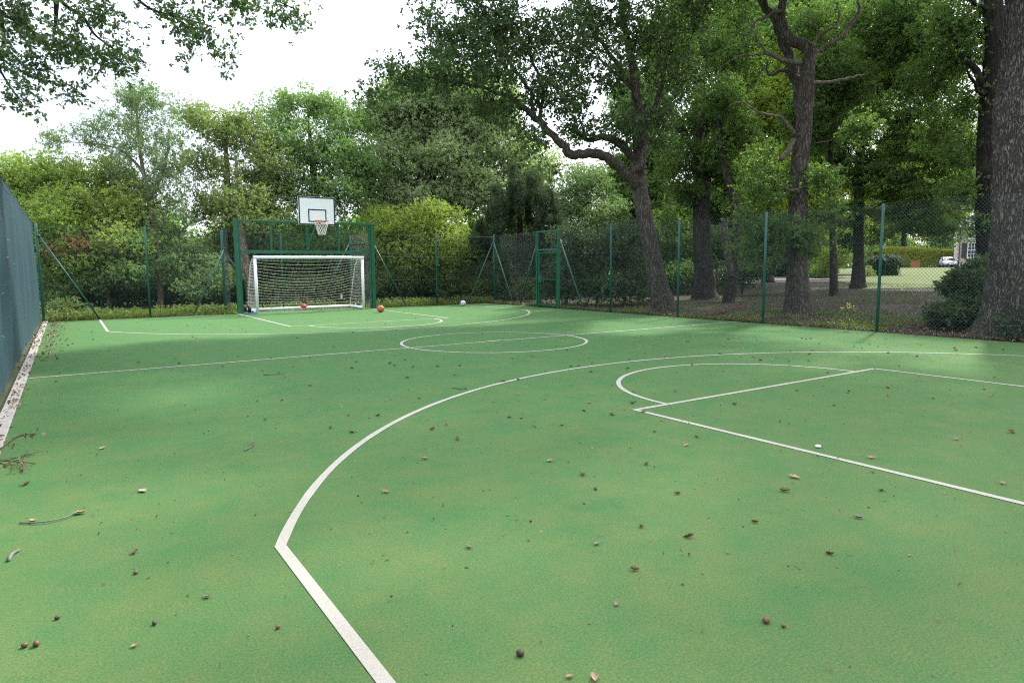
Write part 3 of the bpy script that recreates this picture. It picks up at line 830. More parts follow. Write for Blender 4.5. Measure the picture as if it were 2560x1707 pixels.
tree('dark_oak', 'upright dark oak trunk second behind the right fence', 'tree', 'oak_d', 'oak',
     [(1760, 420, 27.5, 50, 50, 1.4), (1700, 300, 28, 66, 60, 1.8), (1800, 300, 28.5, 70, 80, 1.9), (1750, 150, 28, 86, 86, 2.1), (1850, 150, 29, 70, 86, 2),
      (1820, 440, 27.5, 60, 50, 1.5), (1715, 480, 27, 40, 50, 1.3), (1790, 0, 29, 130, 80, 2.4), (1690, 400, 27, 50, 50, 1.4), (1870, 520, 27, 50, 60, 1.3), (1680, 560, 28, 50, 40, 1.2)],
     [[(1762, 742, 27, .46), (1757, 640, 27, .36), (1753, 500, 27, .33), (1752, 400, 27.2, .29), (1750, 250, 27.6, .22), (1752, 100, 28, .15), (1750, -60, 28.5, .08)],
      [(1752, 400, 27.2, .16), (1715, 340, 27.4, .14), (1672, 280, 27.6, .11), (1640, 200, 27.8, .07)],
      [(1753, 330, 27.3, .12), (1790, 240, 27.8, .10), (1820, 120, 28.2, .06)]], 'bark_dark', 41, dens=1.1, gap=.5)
tree('split_trunk_tree', 'thin crooked tree with a pale split stub beside its trunk', 'tree', 'oak_d', 'oak',
     [(1800, 250, 25.5, 50, 60, 1.3), (1850, 330, 25.5, 50, 50, 1.3), (1780, 380, 25.5, 40, 40, 1.1)],
     [[(1822, 750, 25, .20), (1832, 690, 25, .17), (1838, 640, 25, .16), (1840, 560, 25, .15), (1832, 490, 25, .14), (1812, 430, 25, .12), (1800, 340, 25.2, .09), (1790, 230, 25.5, .05)]],
     'bark_dark', 42, dens=1.3, deadmat='bark_big', dead=[[(1828, 690, 24.9, .12), (1817, 620, 24.85, .15), (1811, 565, 24.8, .13), (1806, 545, 24.8, .03)]])
T3 = tree('dead_limbed_oak', 'twisted oak with bare bleached dead limbs high on its trunk', 'tree', 'oak_d', 'oak',
     [(1880, -110, 19.5, 120, 70, 2), (2080, -120, 19.5, 130, 70, 2.2), (1960, -280, 19.5, 260, 130, 3.6, .7), (10.5, .3, 12.2, 5.2, 2.8, 4.8, .55, 1), (8.0, 1.5, 12.6, 4, 2.4, 4, .55, 1), (1955, 425, 19.2, 36, 22, .7), (1895, 400, 19.6, 50, 36, .9), (2050, 435, 19, 60, 24, .8), (1900, 480, 19.3, 56, 36, 1),  # unseen overhead lobes added here to throw shade on the near court
      (2100, 455, 19, 30, 26, .6), (1860, 560, 19.2, 50, 40, .9), (1950, 580, 18.6, 70, 36, .9), (1880, 625, 19, 60, 26, .8), (2020, 600, 18.8, 36, 30, .7), (2150, 330, 19, 30, 40, .8), (2070, 540, 19.4, 40, 30, .8)],
     [[(1996, 778, 19.4, .36), (1992, 690, 19.4, .30), (1993, 600, 19.4, .275), (1996, 512, 19.4, .26), (1998, 420, 19.4, .25), (2009, 329, 19.4, .225), (2016, 238, 19.4, .21), (2018, 170, 19.4, .19), (2022, 132, 19.4, .175), (2006, 112, 19.4, .165),
       (1972, 99, 19.4, .15), (1960, 73, 19.4, .14), (1952, 37, 19.4, .13), (1958, 0, 19.4, .11), (1962, -90, 19.4, .07)],
      [(2000, 300, 19.8, .15), (1994, 230, 19.9, .15), (1975, 150, 20, .14), (1954, 102, 20, .13), (1940, 50, 20, .12), (1908, 12, 20, .11), (1880, -40, 20, .08)],
      [(2010, 200, 19.6, .06), (1960, 176, 19.8, .06), (1925, 190, 19.9, .04), (1915, 160, 19.9, .02)]],
     'bark', 43, dens=.95, gap=.5,
     dead=[[(2027, 156, 19.3, .075), (2036, 142, 19.3, .065), (2051, 124, 19.3, .06), (2080, 106, 19.2, .05), (2106, 91, 19.2, .045), (2131, 55, 19.2, .06), (2150, 26, 19.2, .05), (2144, 4, 19.2, .03), (2150, -30, 19.2, .015)],
           [(2030, 128, 19.25, .06), (2036, 108, 19.2, .055), (2044, 91, 19.2, .045), (2065, 78, 19.15, .04), (2088, 66, 19.1, .035), (2098, 40, 19.1, .03), (2094, 14, 19.1, .012)],
           [(2045, 85, 19.2, .03), (2040, 66, 19.2, .022), (2018, 42, 19.2, .008)],
           [(2030, 209, 19.3, .055), (2050, 207, 19.25, .05), (2085, 205, 19.2, .045), (2125, 196, 19.1, .04), (2164, 186, 19, .025)],
           [(2002, 157, 19.3, .08), (1980, 157, 19.2, .075), (1956, 150, 19.2, .065), (1935, 140, 19.15, .055), (1919, 133, 19.1, .045), (1890, 138, 19.1, .03), (1861, 138, 19, .025), (1830, 150, 19, .016), (1805, 168, 19, .006)],
           [(1922, 134, 19.1, .035), (1908, 122, 19.05, .03), (1897, 106, 19, .026), (1888, 88, 19, .022), (1879, 69, 19, .018), (1883, 44, 19, .02)],
           [(1956, 26, 19.3, .05), (1940, 30, 19.2, .045), (1915, 43, 19.2, .035), (1890, 54, 19.1, .03), (1878, 75, 19.1, .02), (1860, 98, 19, .01)],
           [(1984, 335, 19.2, .05), (1975, 318, 19.1, .05), (1956, 296, 19.1, .045), (1930, 289, 19.05, .038), (1897, 281, 19, .03), (1872, 265, 19, .025), (1853, 256, 19, .02), (1824, 262, 19, .008)],
           [(1982, 350, 19.2, .075), (1974, 372, 19.15, .07), (1958, 392, 19.1, .06), (1952, 404, 19.1, .02)],
           [(1990, 480, 19.1, .06), (1970, 474, 18.95, .05), (1955, 470, 18.9, .02)],
           [(1972, 476, 18.95, .03), (2000, 470, 18.85, .02), (2034, 463, 18.8, .006)]])
tree('hornbeam', 'dark hornbeam with layered drooping branches shading the far lawn', 'tree', 'oak_d', 'layer',
     [(2110, 60, 33, 80, 80, 2.2), (2200, 130, 32, 100, 90, 2.4), (2320, 150, 31, 80, 90, 2.2), (2080, 230, 34, 80, 90, 2.3), (2200, 290, 33, 110, 90, 2.6), (2320, 330, 31, 90, 90, 2.3), (2110, 400, 34, 80, 60, 2.2),
      (2220, 440, 33, 110, 66, 2.4), (2330, 470, 31.5, 90, 60, 2), (2270, 545, 32, 70, 36, 1.6), (2360, 570, 31, 46, 40, 1.4), (2150, 530, 34, 80, 40, 1.8), (2390, 400, 30, 40, 70, 1.4), (2060, 330, 35, 50, 80, 2), (2200, -60, 33, 170, 80, 3), (2120, 600, 35, 40, 30, 1.2)],
     [[(2146, 716, 34, .34), (2146, 640, 34, .26), (2147, 500, 34, .24), (2150, 360, 34, .2), (2150, 200, 34, .15), (2150, 60, 34, .09)],
      [(2148, 420, 34, .14), (2166, 300, 34, .12), (2172, 180, 33.5, .10), (2180, 60, 33, .06)], [(2147, 470, 34, .1), (2230, 400, 33, .07), (2330, 350, 31.5, .04)],
      [(2147, 540, 34, .07), (2230, 500, 33, .05), (2330, 480, 31.5, .025)]], 'bark_dark', 44, zf=.28, flat=.6, drop=.12, upb=1.6, droop=.25, dens=1.15, gap=.3)
tree('poplar', 'tall black trunk standing just left of the huge bark trunk', 'tree', 'oak_d', 'oak',
     [(2400, 130, 22, 50, 66, 1.5), (2360, 60, 22, 46, 50, 1.3), (2430, 250, 21.5, 40, 50, 1.2), (2400, 480, 21.5, 30, 40, .9), (2440, 560, 21, 20, 30, .5), (2460, -90, 22, 130, 70, 2), (2330, 200, 24, 60, 60, 1.6), (2420, 380, 22, 40, 50, 1.2), (2360, 320, 24, 50, 60, 1.5), (2440, 60, 22, 30, 60, 1.2), (2300, 90, 25, 60, 60, 1.6)],
     [[(2478, 800, 21, .36), (2472, 680, 21, .31), (2466, 560, 21, .30), (2468, 400, 21, .30), (2478, 240, 21, .29), (2484, 100, 21, .27), (2486, -20, 21, .25), (2486, -200, 21.3, .16)],
      [(2470, 260, 21, .11), (2440, 180, 21, .10), (2405, 140, 21.2, .07), (2375, 76, 21.5, .05), (2340, 40, 21.8, .02)], [(2476, 30, 21, .08), (2440, 10, 21, .06), (2400, -8, 21, .05)],
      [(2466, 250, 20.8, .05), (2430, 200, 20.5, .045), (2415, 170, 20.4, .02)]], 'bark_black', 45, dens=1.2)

# the huge trunk at the right edge: flared foot, burrs and ridged bark modelled in the mesh
def big_oak():
    g = np.random.default_rng(46)
    d = 13.2
    c0 = at(2563, 845, d); c0[2] = 0
    t = thing('huge_oak', 'huge rugged oak trunk at the right edge of the view', 'tree', c0)
    prof = [(-.3, 1.1, 2566), (0.0, 1.0, 2563), (.2, .84, 2558), (.5, .72, 2552), (.9, .65, 2547), (1.5, .60, 2546), (2.2, .59, 2548), (3.0, .60, 2552), (3.8, .64, 2552), (4.4, .65, 2546), (5.0, .555, 2540), (5.6, .49, 2532), (7, .45, 2520), (9, .42, 2528), (11, .36, 2535), (13, .25, 2540)]
    zs = np.concatenate([np.linspace(-.3, 6.2, 150), np.linspace(6.3, 13, 40)])
    pz = np.array([p[0] for p in prof])
    rad = np.interp(zs, pz, [p[1] for p in prof]); cxp = np.interp(zs, pz, [p[2] for p in prof])
    n = 120
    an = np.arange(n) * 2 * math.pi / n
    burl = [(g.uniform(0, 6.28), g.uniform(.5, 6), g.uniform(.15, .3), g.uniform(.03, .09)) for _ in range(34)]
    V = []
    ph = g.uniform(0, 6.28, 12)
    for z, r, px in zip(zs, rad, cxp):
        q = at(px, 853, d); c = np.array([q[0], q[1], z])
        fl = max(0, 1 - z / .9)
        rr = r * (1 + .16 * fl * np.sin(5 * an + 1.2) + .03 * np.sin(2 * an + z))
        w = an + .05 * np.sin(z * 3.1 + ph[0]) + .03 * np.sin(z * 7.3)
        ridge = np.abs(np.sin(19 * w + 1.3 * np.sin(z * 2.2 + 3 * an) + ph[1])) + .6 * np.abs(np.sin(31 * w + 1.7 * np.sin(z * 3.4 + 2 * an)))
        rr = rr + .026 * (ridge - .8) + g.normal(0, .004, n)
        for a0, z0, s0, h0 in burl:
            da = (an - a0 + math.pi) % (2 * math.pi) - math.pi
            rr = rr + h0 * np.exp(-((da * r) ** 2 + (z - z0) ** 2) / (s0 * s0))
        V.append(np.stack([c[0] + rr * np.cos(an), c[1] + rr * np.sin(an), np.full(n, z)], 1))
    m_ = len(zs)
    I = np.arange(m_ * n).reshape(m_, n)
    J = np.roll(I, -1, 1)
    F = np.stack([I[:-1], J[:-1], J[1:], I[1:]], -1).reshape(-1, 4)
    np_mesh('trunk', np.concatenate(V), F, M['bark_big'], t)
    lobes = [(2480, -260, 12.8, 220, 120, 2.4), (2250, -230, 12.2, 170, 80, 2.0), (9.3, -5.2, 10.6, 5.2, 2.7, 5.0, .62, 1), (5.6, -5.6, 10.4, 3.6, 2.0, 4.2, .62, 1), (11.5, -8.0, 10.5, 4.2, 2.6, 4.2, .5, 1)]  # crown out of view, its lobes shaped to keep the near court shaded
    C, LB = lobe_points(lobes, 3.2, g)
    kp = voids(C, 1.6, 2.0) > -.25
    C, LB = C[kp], LB[kp]
    sk = Skel()
    sk.limb([(c0[0], c0[1], 5.5, .3), (c0[0] - .2, c0[1], 8, .25), (c0[0] - .6, c0[1] + .3, 11, .12)])
    sk.limb([(c0[0] - .2, c0[1], 8, .18), (c0[0] - 2, c0[1] - .3, 9.4, .13), (c0[0] - 4.6, c0[1] - .5, 10.4, .06)])
    sk.grow(C, g, .006); sk.finish(); sk.mesh('limbs', M['bark_big'], t, .004, g)
    n = len(C) * 17
    off = g.normal(0, .24, (n, 3)); off[:, 2] *= .7
    S = np.repeat(C, 17, 0) + off
    leaf_mesh('crown', S, off / np.linalg.norm(off, axis=1, keepdims=True), .1, .58, 6, LM['oak'], t, g, tgroup=np.repeat(g.random(len(C)), 17))
big_oak()
tree('rhododendron', 'dark rhododendron bush at the foot of the huge trunk', 'bush', 'laurel', 'rhodo',
     [(2420, 735, 15, 52, 60, .7), (2460, 690, 15.3, 46, 60, .6), (2380, 785, 14.8, 60, 36, .6), (2450, 790, 14.5, 60, 40, .6), (2410, 690, 15.2, 26, 26, .4)], seed=47, dens=1.1)
tree('ivy_patch', 'low ivy covering the ground right of the huge trunk foot', 'ivy', 'laurel', 'shrub', [(2535, 822, 12.6, 36, 22, .35), (2575, 800, 12.5, 30, 30, .3)], seed=48)

# --- understorey and farther trees on the right
for i, (nm, lb, mt, sp, lo, lim, sd) in enumerate([
    ('understorey_tree', 'shady green tree filling the gap behind the leaning oak', 'oak_d', 'far', [(1640, 400, 37, 60, 80, 2.2), (1600, 500, 36, 66, 60, 2), (1660, 560, 35, 70, 50, 1.8), (1560, 450, 38, 50, 60, 2)], [[(1630, 730, 36, .2), (1630, 520, 36, .12), (1625, 400, 37, .05)]], 51),
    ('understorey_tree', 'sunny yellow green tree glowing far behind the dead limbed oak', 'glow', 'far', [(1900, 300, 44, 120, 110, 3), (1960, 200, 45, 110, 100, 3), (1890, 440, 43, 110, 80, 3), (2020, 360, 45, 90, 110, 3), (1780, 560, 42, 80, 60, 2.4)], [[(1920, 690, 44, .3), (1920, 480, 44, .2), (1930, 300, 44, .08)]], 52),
    ('understorey_tree', 'tall pale tree high above the dark oak', 'mid', 'far', [(1830, 80, 46, 130, 100, 3), (2000, 60, 47, 140, 110, 3.2), (1700, 120, 45, 100, 100, 2.8), (1600, 260, 44, 80, 80, 2.4), (2150, 200, 50, 120, 120, 3)], [[(1850, 690, 46, .35), (1850, 400, 46, .22), (1840, 120, 46, .08)]], 53),
    ('understorey_shrub', 'dark shrub in front of the gravel path between the tree trunks', 'oak_d', 'fine', [(1700, 620, 33, 60, 50, 1.5), (1800, 610, 34, 50, 46, 1.4), (1870, 640, 36, 46, 40, 1.3), (1700, 690, 31, 60, 30, 1.2)], [], 54),
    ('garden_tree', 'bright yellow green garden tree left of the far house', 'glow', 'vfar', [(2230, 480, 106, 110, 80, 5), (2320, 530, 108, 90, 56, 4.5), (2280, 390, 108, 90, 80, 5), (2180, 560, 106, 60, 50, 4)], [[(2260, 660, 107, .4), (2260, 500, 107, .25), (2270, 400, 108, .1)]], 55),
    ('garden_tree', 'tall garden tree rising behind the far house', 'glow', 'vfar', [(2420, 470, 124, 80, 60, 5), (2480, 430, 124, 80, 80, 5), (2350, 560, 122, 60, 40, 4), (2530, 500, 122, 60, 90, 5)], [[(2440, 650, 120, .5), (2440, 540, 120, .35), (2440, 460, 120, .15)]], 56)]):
    tree(nm, lb, 'tree' if 'tree' in nm else 'shrub', mt, sp, lo, lim, 'bark_dark', sd, dens=1.3)
tree('understorey_tree', 'broad sunlit tree closing the gap between the dead limbed oak and the hornbeam', 'tree', 'glow', 'far',
     [(1930, 540, 58, 70, 70, 3), (2020, 520, 58, 70, 80, 3), (2100, 560, 60, 60, 60, 3), (1980, 610, 56, 90, 46, 3), (1850, 590, 56, 60, 60, 2.6), (2060, 440, 60, 70, 60, 3)],
     [[(1990, 688, 58, .3), (1990, 560, 58, .2), (1995, 470, 58, .08)]], 'bark_dark', 61, dens=1.2)
tree('woodland_tree', 'dark leafy tree standing between the dead limbed oak and the hornbeam', 'tree', 'oak_d', 'oak',
     [(2030, 60, 27, 60, 70, 2), (2060, 180, 27, 60, 80, 2), (2010, 300, 27.5, 40, 70, 1.8), (2080, 320, 27.5, 50, 60, 1.8), (2120, 220, 27, 50, 60, 1.8), (2180, 60, 27, 80, 80, 2.2), (2280, 20, 26, 80, 70, 2.2), (2240, 120, 26.5, 60, 60, 1.8)],
     [[(2085, 735, 27.5, .16), (2082, 600, 27.5, .13), (2078, 420, 27.5, .11), (2080, 250, 27.3, .08), (2090, 60, 27, .04)], [(2080, 300, 27.4, .06), (2160, 150, 27, .04), (2260, 60, 26.3, .02)]], 'bark_dark', 68, dens=1.1)
tree('holly_shrub', 'dark holly filling the space under the dead limbed oak branches', 'shrub', 'laurel', 'fine',
     [(1905, 650, 30, 40, 46, 1.2), (1870, 690, 29, 36, 30, 1), (1800, 690, 31, 40, 36, 1.2)], seed=62, dens=.8)
tree('understorey_tree', 'shady young tree behind the dark oak and the split trunk', 'tree', 'oak_d', 'far',
     [(1700, 520, 40, 60, 60, 2), (1790, 520, 40, 60, 60, 2), (1740, 620, 39, 80, 50, 2), (1660, 640, 39, 60, 50, 2), (1850, 620, 40, 60, 50, 2)],
     [[(1735, 725, 39, .16), (1735, 600, 39.5, .1), (1740, 500, 40, .04)]], 'bark_dark', 63, dens=1.2)
for i, (lb, lo, sd) in enumerate([
    ('dark undergrowth bush behind the slanted corner strut on the left', [(200, 740, 26.5, 70, 36, 1.2), (290, 735, 26.8, 60, 38, 1.2), (130, 730, 26, 40, 40, 1)], 64),
    ('dark undergrowth bush behind the ash trunk', [(380, 730, 28, 60, 44, 1.2), (460, 735, 28, 50, 40, 1.2)], 65),
    ('dark undergrowth bush left of the goal frame', [(540, 735, 28, 50, 44, 1.2), (610, 735, 29.5, 46, 44, 1.2)], 66),
    ('dark undergrowth bush behind the bramble thickets', [(960, 700, 32, 80, 50, 1.5), (1080, 700, 32, 80, 50, 1.5), (1190, 705, 32, 60, 46, 1.4)], 67)]):
    tree('undergrowth_bush', lb, 'bush', 'laurel', 'fine', lo, seed=sd, group='undergrowth behind the far fence', dens=.75)
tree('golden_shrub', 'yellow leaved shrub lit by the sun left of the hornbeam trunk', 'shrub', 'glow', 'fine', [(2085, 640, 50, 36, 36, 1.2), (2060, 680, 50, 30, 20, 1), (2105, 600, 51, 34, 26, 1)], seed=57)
tree('border_shrub', 'small dark shrub in the flower bed left of the golden one', 'shrub', 'mid', 'fine', [(2040, 690, 50, 24, 18, .9), (2015, 672, 52, 26, 22, .9)], seed=58)
tree('mound_shrub', 'round olive shrub at the hornbeam foot beside the pampas clump', 'shrub', 'oliv', 'fine', [(2166, 678, 52, 12, 10, .4)], seed=59)
# --- oak left of the court whose branches hang into the top of the view
def hanging_oak():
    g = np.random.default_rng(70)
    foot = at(-420, 853, 9.2); foot[2] = 0
    t = thing('overhanging_oak', 'oak with leafy branches hanging into the sky at the top left', 'tree', foot)
    sk = Skel()
    f = foot
    W = lambda *a: [(*at(px, py, d), r) for px, py, d, r in a]
    sk.limb([(f[0], f[1], -.3, .45), (f[0], f[1], .3, .36), (f[0] + .2, f[1] + .1, 3, .30), (f[0] + .6, f[1] + .3, 6, .24), (f[0] + .9, f[1] + .3, 8.2, .2)])
    sk.limb([(f[0] + .9, f[1] + .3, 8.2, .14)] + W((-60, -190, 10.2, .10), (90, -120, 10.8, .07), (135, -20, 11, .05), (140, 40, 11, .03), (133, 100, 11, .014)))
    sk.limb(W((90, -120, 10.8, .06), (150, 0, 11, .035), (205, 40, 11, .026), (234, 84, 11, .02), (270, 113, 11, .016), (330, 155, 11, .008)))
    sk.limb(W((-60, -190, 10.2, .08), (-20, -40, 10.4, .045), (0, 29, 10.5, .03), (66, 66, 10.6, .02), (120, 110, 10.7, .01)))
    sk.limb(W((-20, -40, 10.4, .04), (10, 90, 10.4, .025), (-5, 160, 10.3, .02), (40, 240, 10.3, .01)))
    sk.limb(W((90, -120, 10.8, .07), (230, -110, 11.2, .05), (340, -5, 11.4, .028), (384, 26, 11.5, .022), (450, 45, 11.5, .016), (530, 66, 11.6, .009)))
    sk.limb(W((230, -110, 11.2, .05), (460, -80, 11.6, .035), (640, -20, 11.9, .02), (730, 20, 12, .01)))
    lobes = [(50, 50, 10.6, 95, 80, 1.0), (40, 160, 10.4, 80, 60, .9), (170, 120, 10.9, 90, 62, .9), (290, 150, 11, 66, 46, .8), (250, 40, 11, 60, 40, .8), (172, 220, 10.9, 34, 24, .5), (30, 245, 10.3, 36, 28, .5), (70, 262, 10.5, 22, 16, .4),
             (430, 30, 11.5, 80, 22, .7), (480, 80, 11.5, 46, 28, .6), (520, 105, 11.6, 34, 28, .5), (462, 145, 11.6, 16, 14, .3), (600, 15, 11.8, 90, 22, .7), (720, 30, 12, 66, 28, .6), (770, 55, 12, 24, 20, .3), (568, 122, 11.7, 14, 10, .2), (560, 160, 11.7, 8, 6, .15), (620, 40, 11.8, 30, 14, .3),
             (100, -120, 10.6, 200, 60, 1.2), (450, -110, 11.5, 250, 60, 1.2)]
    C, LB = lobe_points(lobes, 7.5, g, .3)
    sk.grow(C, g, .0032); sk.finish(); sk.mesh('trunk', M['bark_dark'], t, 0, g)
    ns = 5
    n = len(C) * ns
    off = g.normal(0, .11, (n, 3))
    S = np.repeat(C, ns, 0) + off
    D = off / np.linalg.norm(off, axis=1, keepdims=True)
    leaf_mesh('crown', S, D, .085, 1.0, 7, LM['oak'], t, g, outline=OAK, upb=.5, droop=.1, tgroup=np.repeat(g.random(len(C)), ns))
hanging_oak()

# --- far wood: one low mass closing the view between the trunks
g = np.random.default_rng(80)
pts = []
for px0, px1, d0, d1, ht, n in [(-250, 1500, 36, 54, 4.6, 3200), (1500, 2050, 58, 74, 6.5, 1900), (1900, 2700, 112, 140, 8, 1600), (-900, -250, 40, 60, 5, 300)]:
    px = g.uniform(px0, px1, n); d = g.uniform(d0, d1, n)
    q = CAM + d[:, None] * (FW + RT * ((px - 1280) / FPX)[:, None])
    zb = hz(q[:, 0], q[:, 1])
    q[:, 2] = zb + g.random(n) ** .8 * ht * (0.75 + 0.25 * np.sin(px * .021) + .15 * np.sin(px * .06))
    pts.append(q)
C = np.concatenate(pts); ns = 22
off = g.normal(0, .55, (len(C) * ns, 3))
tag(leaf_mesh('far_wood', np.repeat(C, ns, 0) + off, off / np.linalg.norm(off, axis=1, keepdims=True), .34, .6, 4, LM['mid'], None, g, tgroup=np.repeat(g.random(len(C)), ns)),
    'far off wood closing the view between the trees', 'wood', kind='stuff')

# --- grass, weeds and leaf litter: uncountable
def blades(name, P, H, mat, label, g, w=.010, lean=.5, cat='grass'):
    n = len(P)
    a = g.uniform(0, 6.283, n)
    S = np.stack([np.cos(a), np.sin(a), np.zeros(n)], 1) * (w * g.uniform(.6, 1.5, n))[:, None]
    T = g.normal(0, lean, (n, 3)); T[:, 2] = 1
    h = (H * g.uniform(.4, 1.2, n))[:, None]
    V = np.stack([P - S, P + S, P + S * .6 + T * h * .6 * [1, 1, 1], P + T * h * [1.5, 1.5, 1]], 1)
    return tag(np_mesh(name, V.reshape(-1, 3), np.arange(n * 4).reshape(n, 4), mat, None, False, {'tint': np.repeat(np.minimum(g.random(n), .99), 4)}), label, cat, kind='stuff')
g = np.random.default_rng(90)
n = 42000
P = np.stack([g.uniform(-7.6, 8.4, n), 12.35 + 3.6 * g.random(n) ** 1.3, np.zeros(n)], 1)
keep = (np.sin(P[:, 0] * 2.3) + np.sin(P[:, 1] * 3.1 + P[:, 0]) + g.normal(0, .8, n)) > -0.9
P = P[keep & (P[:, 1] > 12.32 + .02 * np.abs(P[:, 0])) & ~((np.abs(P[:, 0] - .1) < 2.42) & (P[:, 1] < 13.5 + .1 * P[:, 0]))]
blades('grass', P, .12, LM['weed'], 'bright grass and weeds growing behind the far fence', g)
n = 15000
P = np.stack([7.62 + 4.5 * g.random(n) ** 1.4, g.uniform(-3.5, 12.6, n), np.zeros(n)], 1)
keep = (np.sin(P[:, 0] * 3.3 + 1) + np.sin(P[:, 1] * 1.7) + g.normal(0, .5, n)) > 0.15
P = P[keep]
blades('grass', P, .10, LM['weed'], 'thin grass patches in the shade behind the right fence', g)
n = 26000
dd_ = 15 + 22 * g.random(n) ** 1.2; pp_ = g.uniform(1560, 2500, n)
P = CAM + dd_[:, None] * (FW + RT * ((pp_ - 1280) / FPX)[:, None]); P[:, 2] = hz(P[:, 0], P[:, 1]) - .03
keep = (np.sin(P[:, 0] * 1.1 + 1) + np.sin(P[:, 1] * 1.9 + .6 * P[:, 0]) + g.normal(0, .7, n) > 0.35) & (P[:, 0] > 8)
blades('grass', P[keep], .11, LM['oak_d'], 'sparse dull grass on the shaded earth under the oaks', g)
n = 9000
P = CAM + (14 + 24 * g.random(n) ** 1.3)[:, None] * (FW + RT * ((g.uniform(1560, 2500, n) - 1280) / FPX)[:, None]); P[:, 2] = hz(P[:, 0], P[:, 1]) + .01
P = P[P[:, 0] > 8]
tag(leaf_mesh('leaf_litter', P, np.tile([.6, .3, 0.1], (len(P), 1)), .075, .55, 1, LM['brown'], None, g, upb=2.0, droop=.0, spread=.5, tgroup=g.random(len(P))), 'brown leaf litter on the earth under the oaks', 'leaf litter', kind='stuff')
# broad weed leaves along the far fence
n = 2600
P = np.stack([g.uniform(-7.4, 8.2, n), g.uniform(12.45, 14.6, n), g.uniform(.03, .24, n)], 1)
keep = ((np.sin(P[:, 0] * 1.7 + .5) + g.normal(0, .6, n)) > -.2) & ~((np.abs(P[:, 0] - .1) < 2.5) & (P[:, 1] < 13.6 + .1 * P[:, 0]))
P = P[keep]
tag(leaf_mesh('weeds', P, np.tile([0, 0, 1.0], (len(P), 1)), .085, .7, 5, LM['weed'], None, g, tgroup=g.random(len(P))), 'broad leaved weeds at the foot of the far fence', 'weeds', kind='stuff')
# leaf litter beside the kerb, along the fences and under the oaks
L1 = np.stack([-7.47 + g.normal(0, .045, 480), -9 + 21.2 * g.random(480) ** .8, np.full(480, .022)], 1)
L2 = np.stack([7.55 + np.abs(g.normal(0, .25, 3200)), g.uniform(-9, 12.4, 3200), np.full(3200, .012)], 1)
L3 = np.stack([g.uniform(-7.3, 8, 900), 12.36 + np.abs(g.normal(0, .12, 900)), np.full(900, .02)], 1)
L4 = np.stack([7.9 + 6 * g.random(3600), g.uniform(-8, 8, 3600), np.full(3600, .02)], 1)
L5 = np.stack([-7.33 + np.abs(g.normal(0, .16, 420)), g.uniform(2, 12.1, 420), np.full(420, .008)], 1)
L6 = np.stack([np.full(34, -7.535), g.uniform(-6, 12, 34), g.uniform(.15, 1.9, 34)], 1)
P = np.concatenate([L1, L2, L3, L4, L5, L6]); P[:, 2] += hz(P[:, 0], P[:, 1])
tag(leaf_mesh('leaf_litter', P, np.tile([.6, .3, 0.1], (len(P), 1)), .06, .55, 1, LM['brown'], None, g, upb=2.5, droop=.0, spread=.5, tgroup=g.random(len(P))), 'dry brown leaves gathered along the fences', 'leaf litter', kind='stuff')
# crumbs on the court
n = 5200
P = np.stack([g.uniform(-7.3, 7.3, n), g.uniform(-10, 12, n), np.full(n, .004)], 1)
tag(leaf_mesh('court_crumbs', P, np.tile([1.0, 0, 0], (n, 1)), .022, .6, 1, LM['brown'], None, g, upb=1.6, droop=0, spread=.6, tgroup=g.random(n) * 1.4), 'tiny leaf crumbs and husks strewn over the court', 'debris', kind='stuff')
print('LEAVES', NLEAF)
# ------------------------------------------------------------------ fences
FH_ = 2.75
def chain(p0, p1, z0, z1, pitch=0.072, r=0.0022, mat='wire', name='mesh_panel', parent=None):
    p0 = np.array(p0, float); p1 = np.array(p1, float)
    L = np.linalg.norm(p1 - p0); t = (p1 - p0) / L; nrm = np.array((-t[1], t[0]))
    Hh = z1 - z0
    A, B = [], []
    k = np.arange(-Hh, L, pitch)
    for s, o in ((1, .002), (-1, -.002)):
        for c in k:
            # u = c + v (s=1) or u = c + Hh - v (s=-1), clipped to 0..L
            v0, v1 = max(0, -c), min(Hh, L - c)
            if v1 - v0 < .01: continue
            u0, u1 = c + v0, c + v1
            za, zb = (z0 + v0, z0 + v1) if s > 0 else (z1 - v0, z1 - v1)
            if s > 0 and v1 >= Hh - 1e-6: zb += .018
            if s < 0 and v0 <= 1e-6: za += .018
            a = p0 + t * u0 + nrm * o; b = p0 + t * u1 + nrm * o
            A.append((*a, za)); B.append((*b, zb))
    A = np.array(A); B = np.array(B); n = len(A)
    D = B - A; D /= np.linalg.norm(D, axis=1, keepdims=True)
    N3 = np.tile([nrm[0], nrm[1], 0], (n, 1)); W = np.cross(D, N3)
    V = []
    for q in (A, B):
        for a in (0, 2.094, 4.189):
            V.append(q + r * (math.cos(a) * N3 + math.sin(a) * W))
    V = np.stack(V, 1).reshape(-1, 3)
    i = np.arange(n)[:, None] * 6
    F = np.concatenate([i + np.array([[0, 1, 4, 3]]), i + np.array([[1, 2, 5, 4]]), i + np.array([[2, 0, 3, 5]])])
    return np_mesh(name, V, F, M[mat], parent, smooth=False)

def post(x, y, h, parent, r=0.03, mat='green_t', name='post'):
    mb = MB(); mb.tube([(x, y, -.3), (x, y, h - .01), (x, y, h)], [r, r, r * .8], 10)
    return mb.build(name, M[mat], parent, True)
def strut(a, b, parent, r=.024, mat='strut'):
    mb = MB(); mb.tube([a, b], r, 8)
    mb.tube([np.array(b) + [0, 0, -.03], np.array(b) + [0, 0, .03]], r * 1.7, 8)
    return mb.build('strut', M[mat], parent, True)
def wires(segs, parent, hs=(.32, 1.02, 1.9, 2.72), r=.0024):
    mb = MB()
    for p0, p1 in segs:
        for h in hs: mb.tube([(*p0, h), (*p1, h)], r, 4, False)
    return mb.build('straining_wire', M['wire'], parent)
FG = 'chain link fence runs around the court'
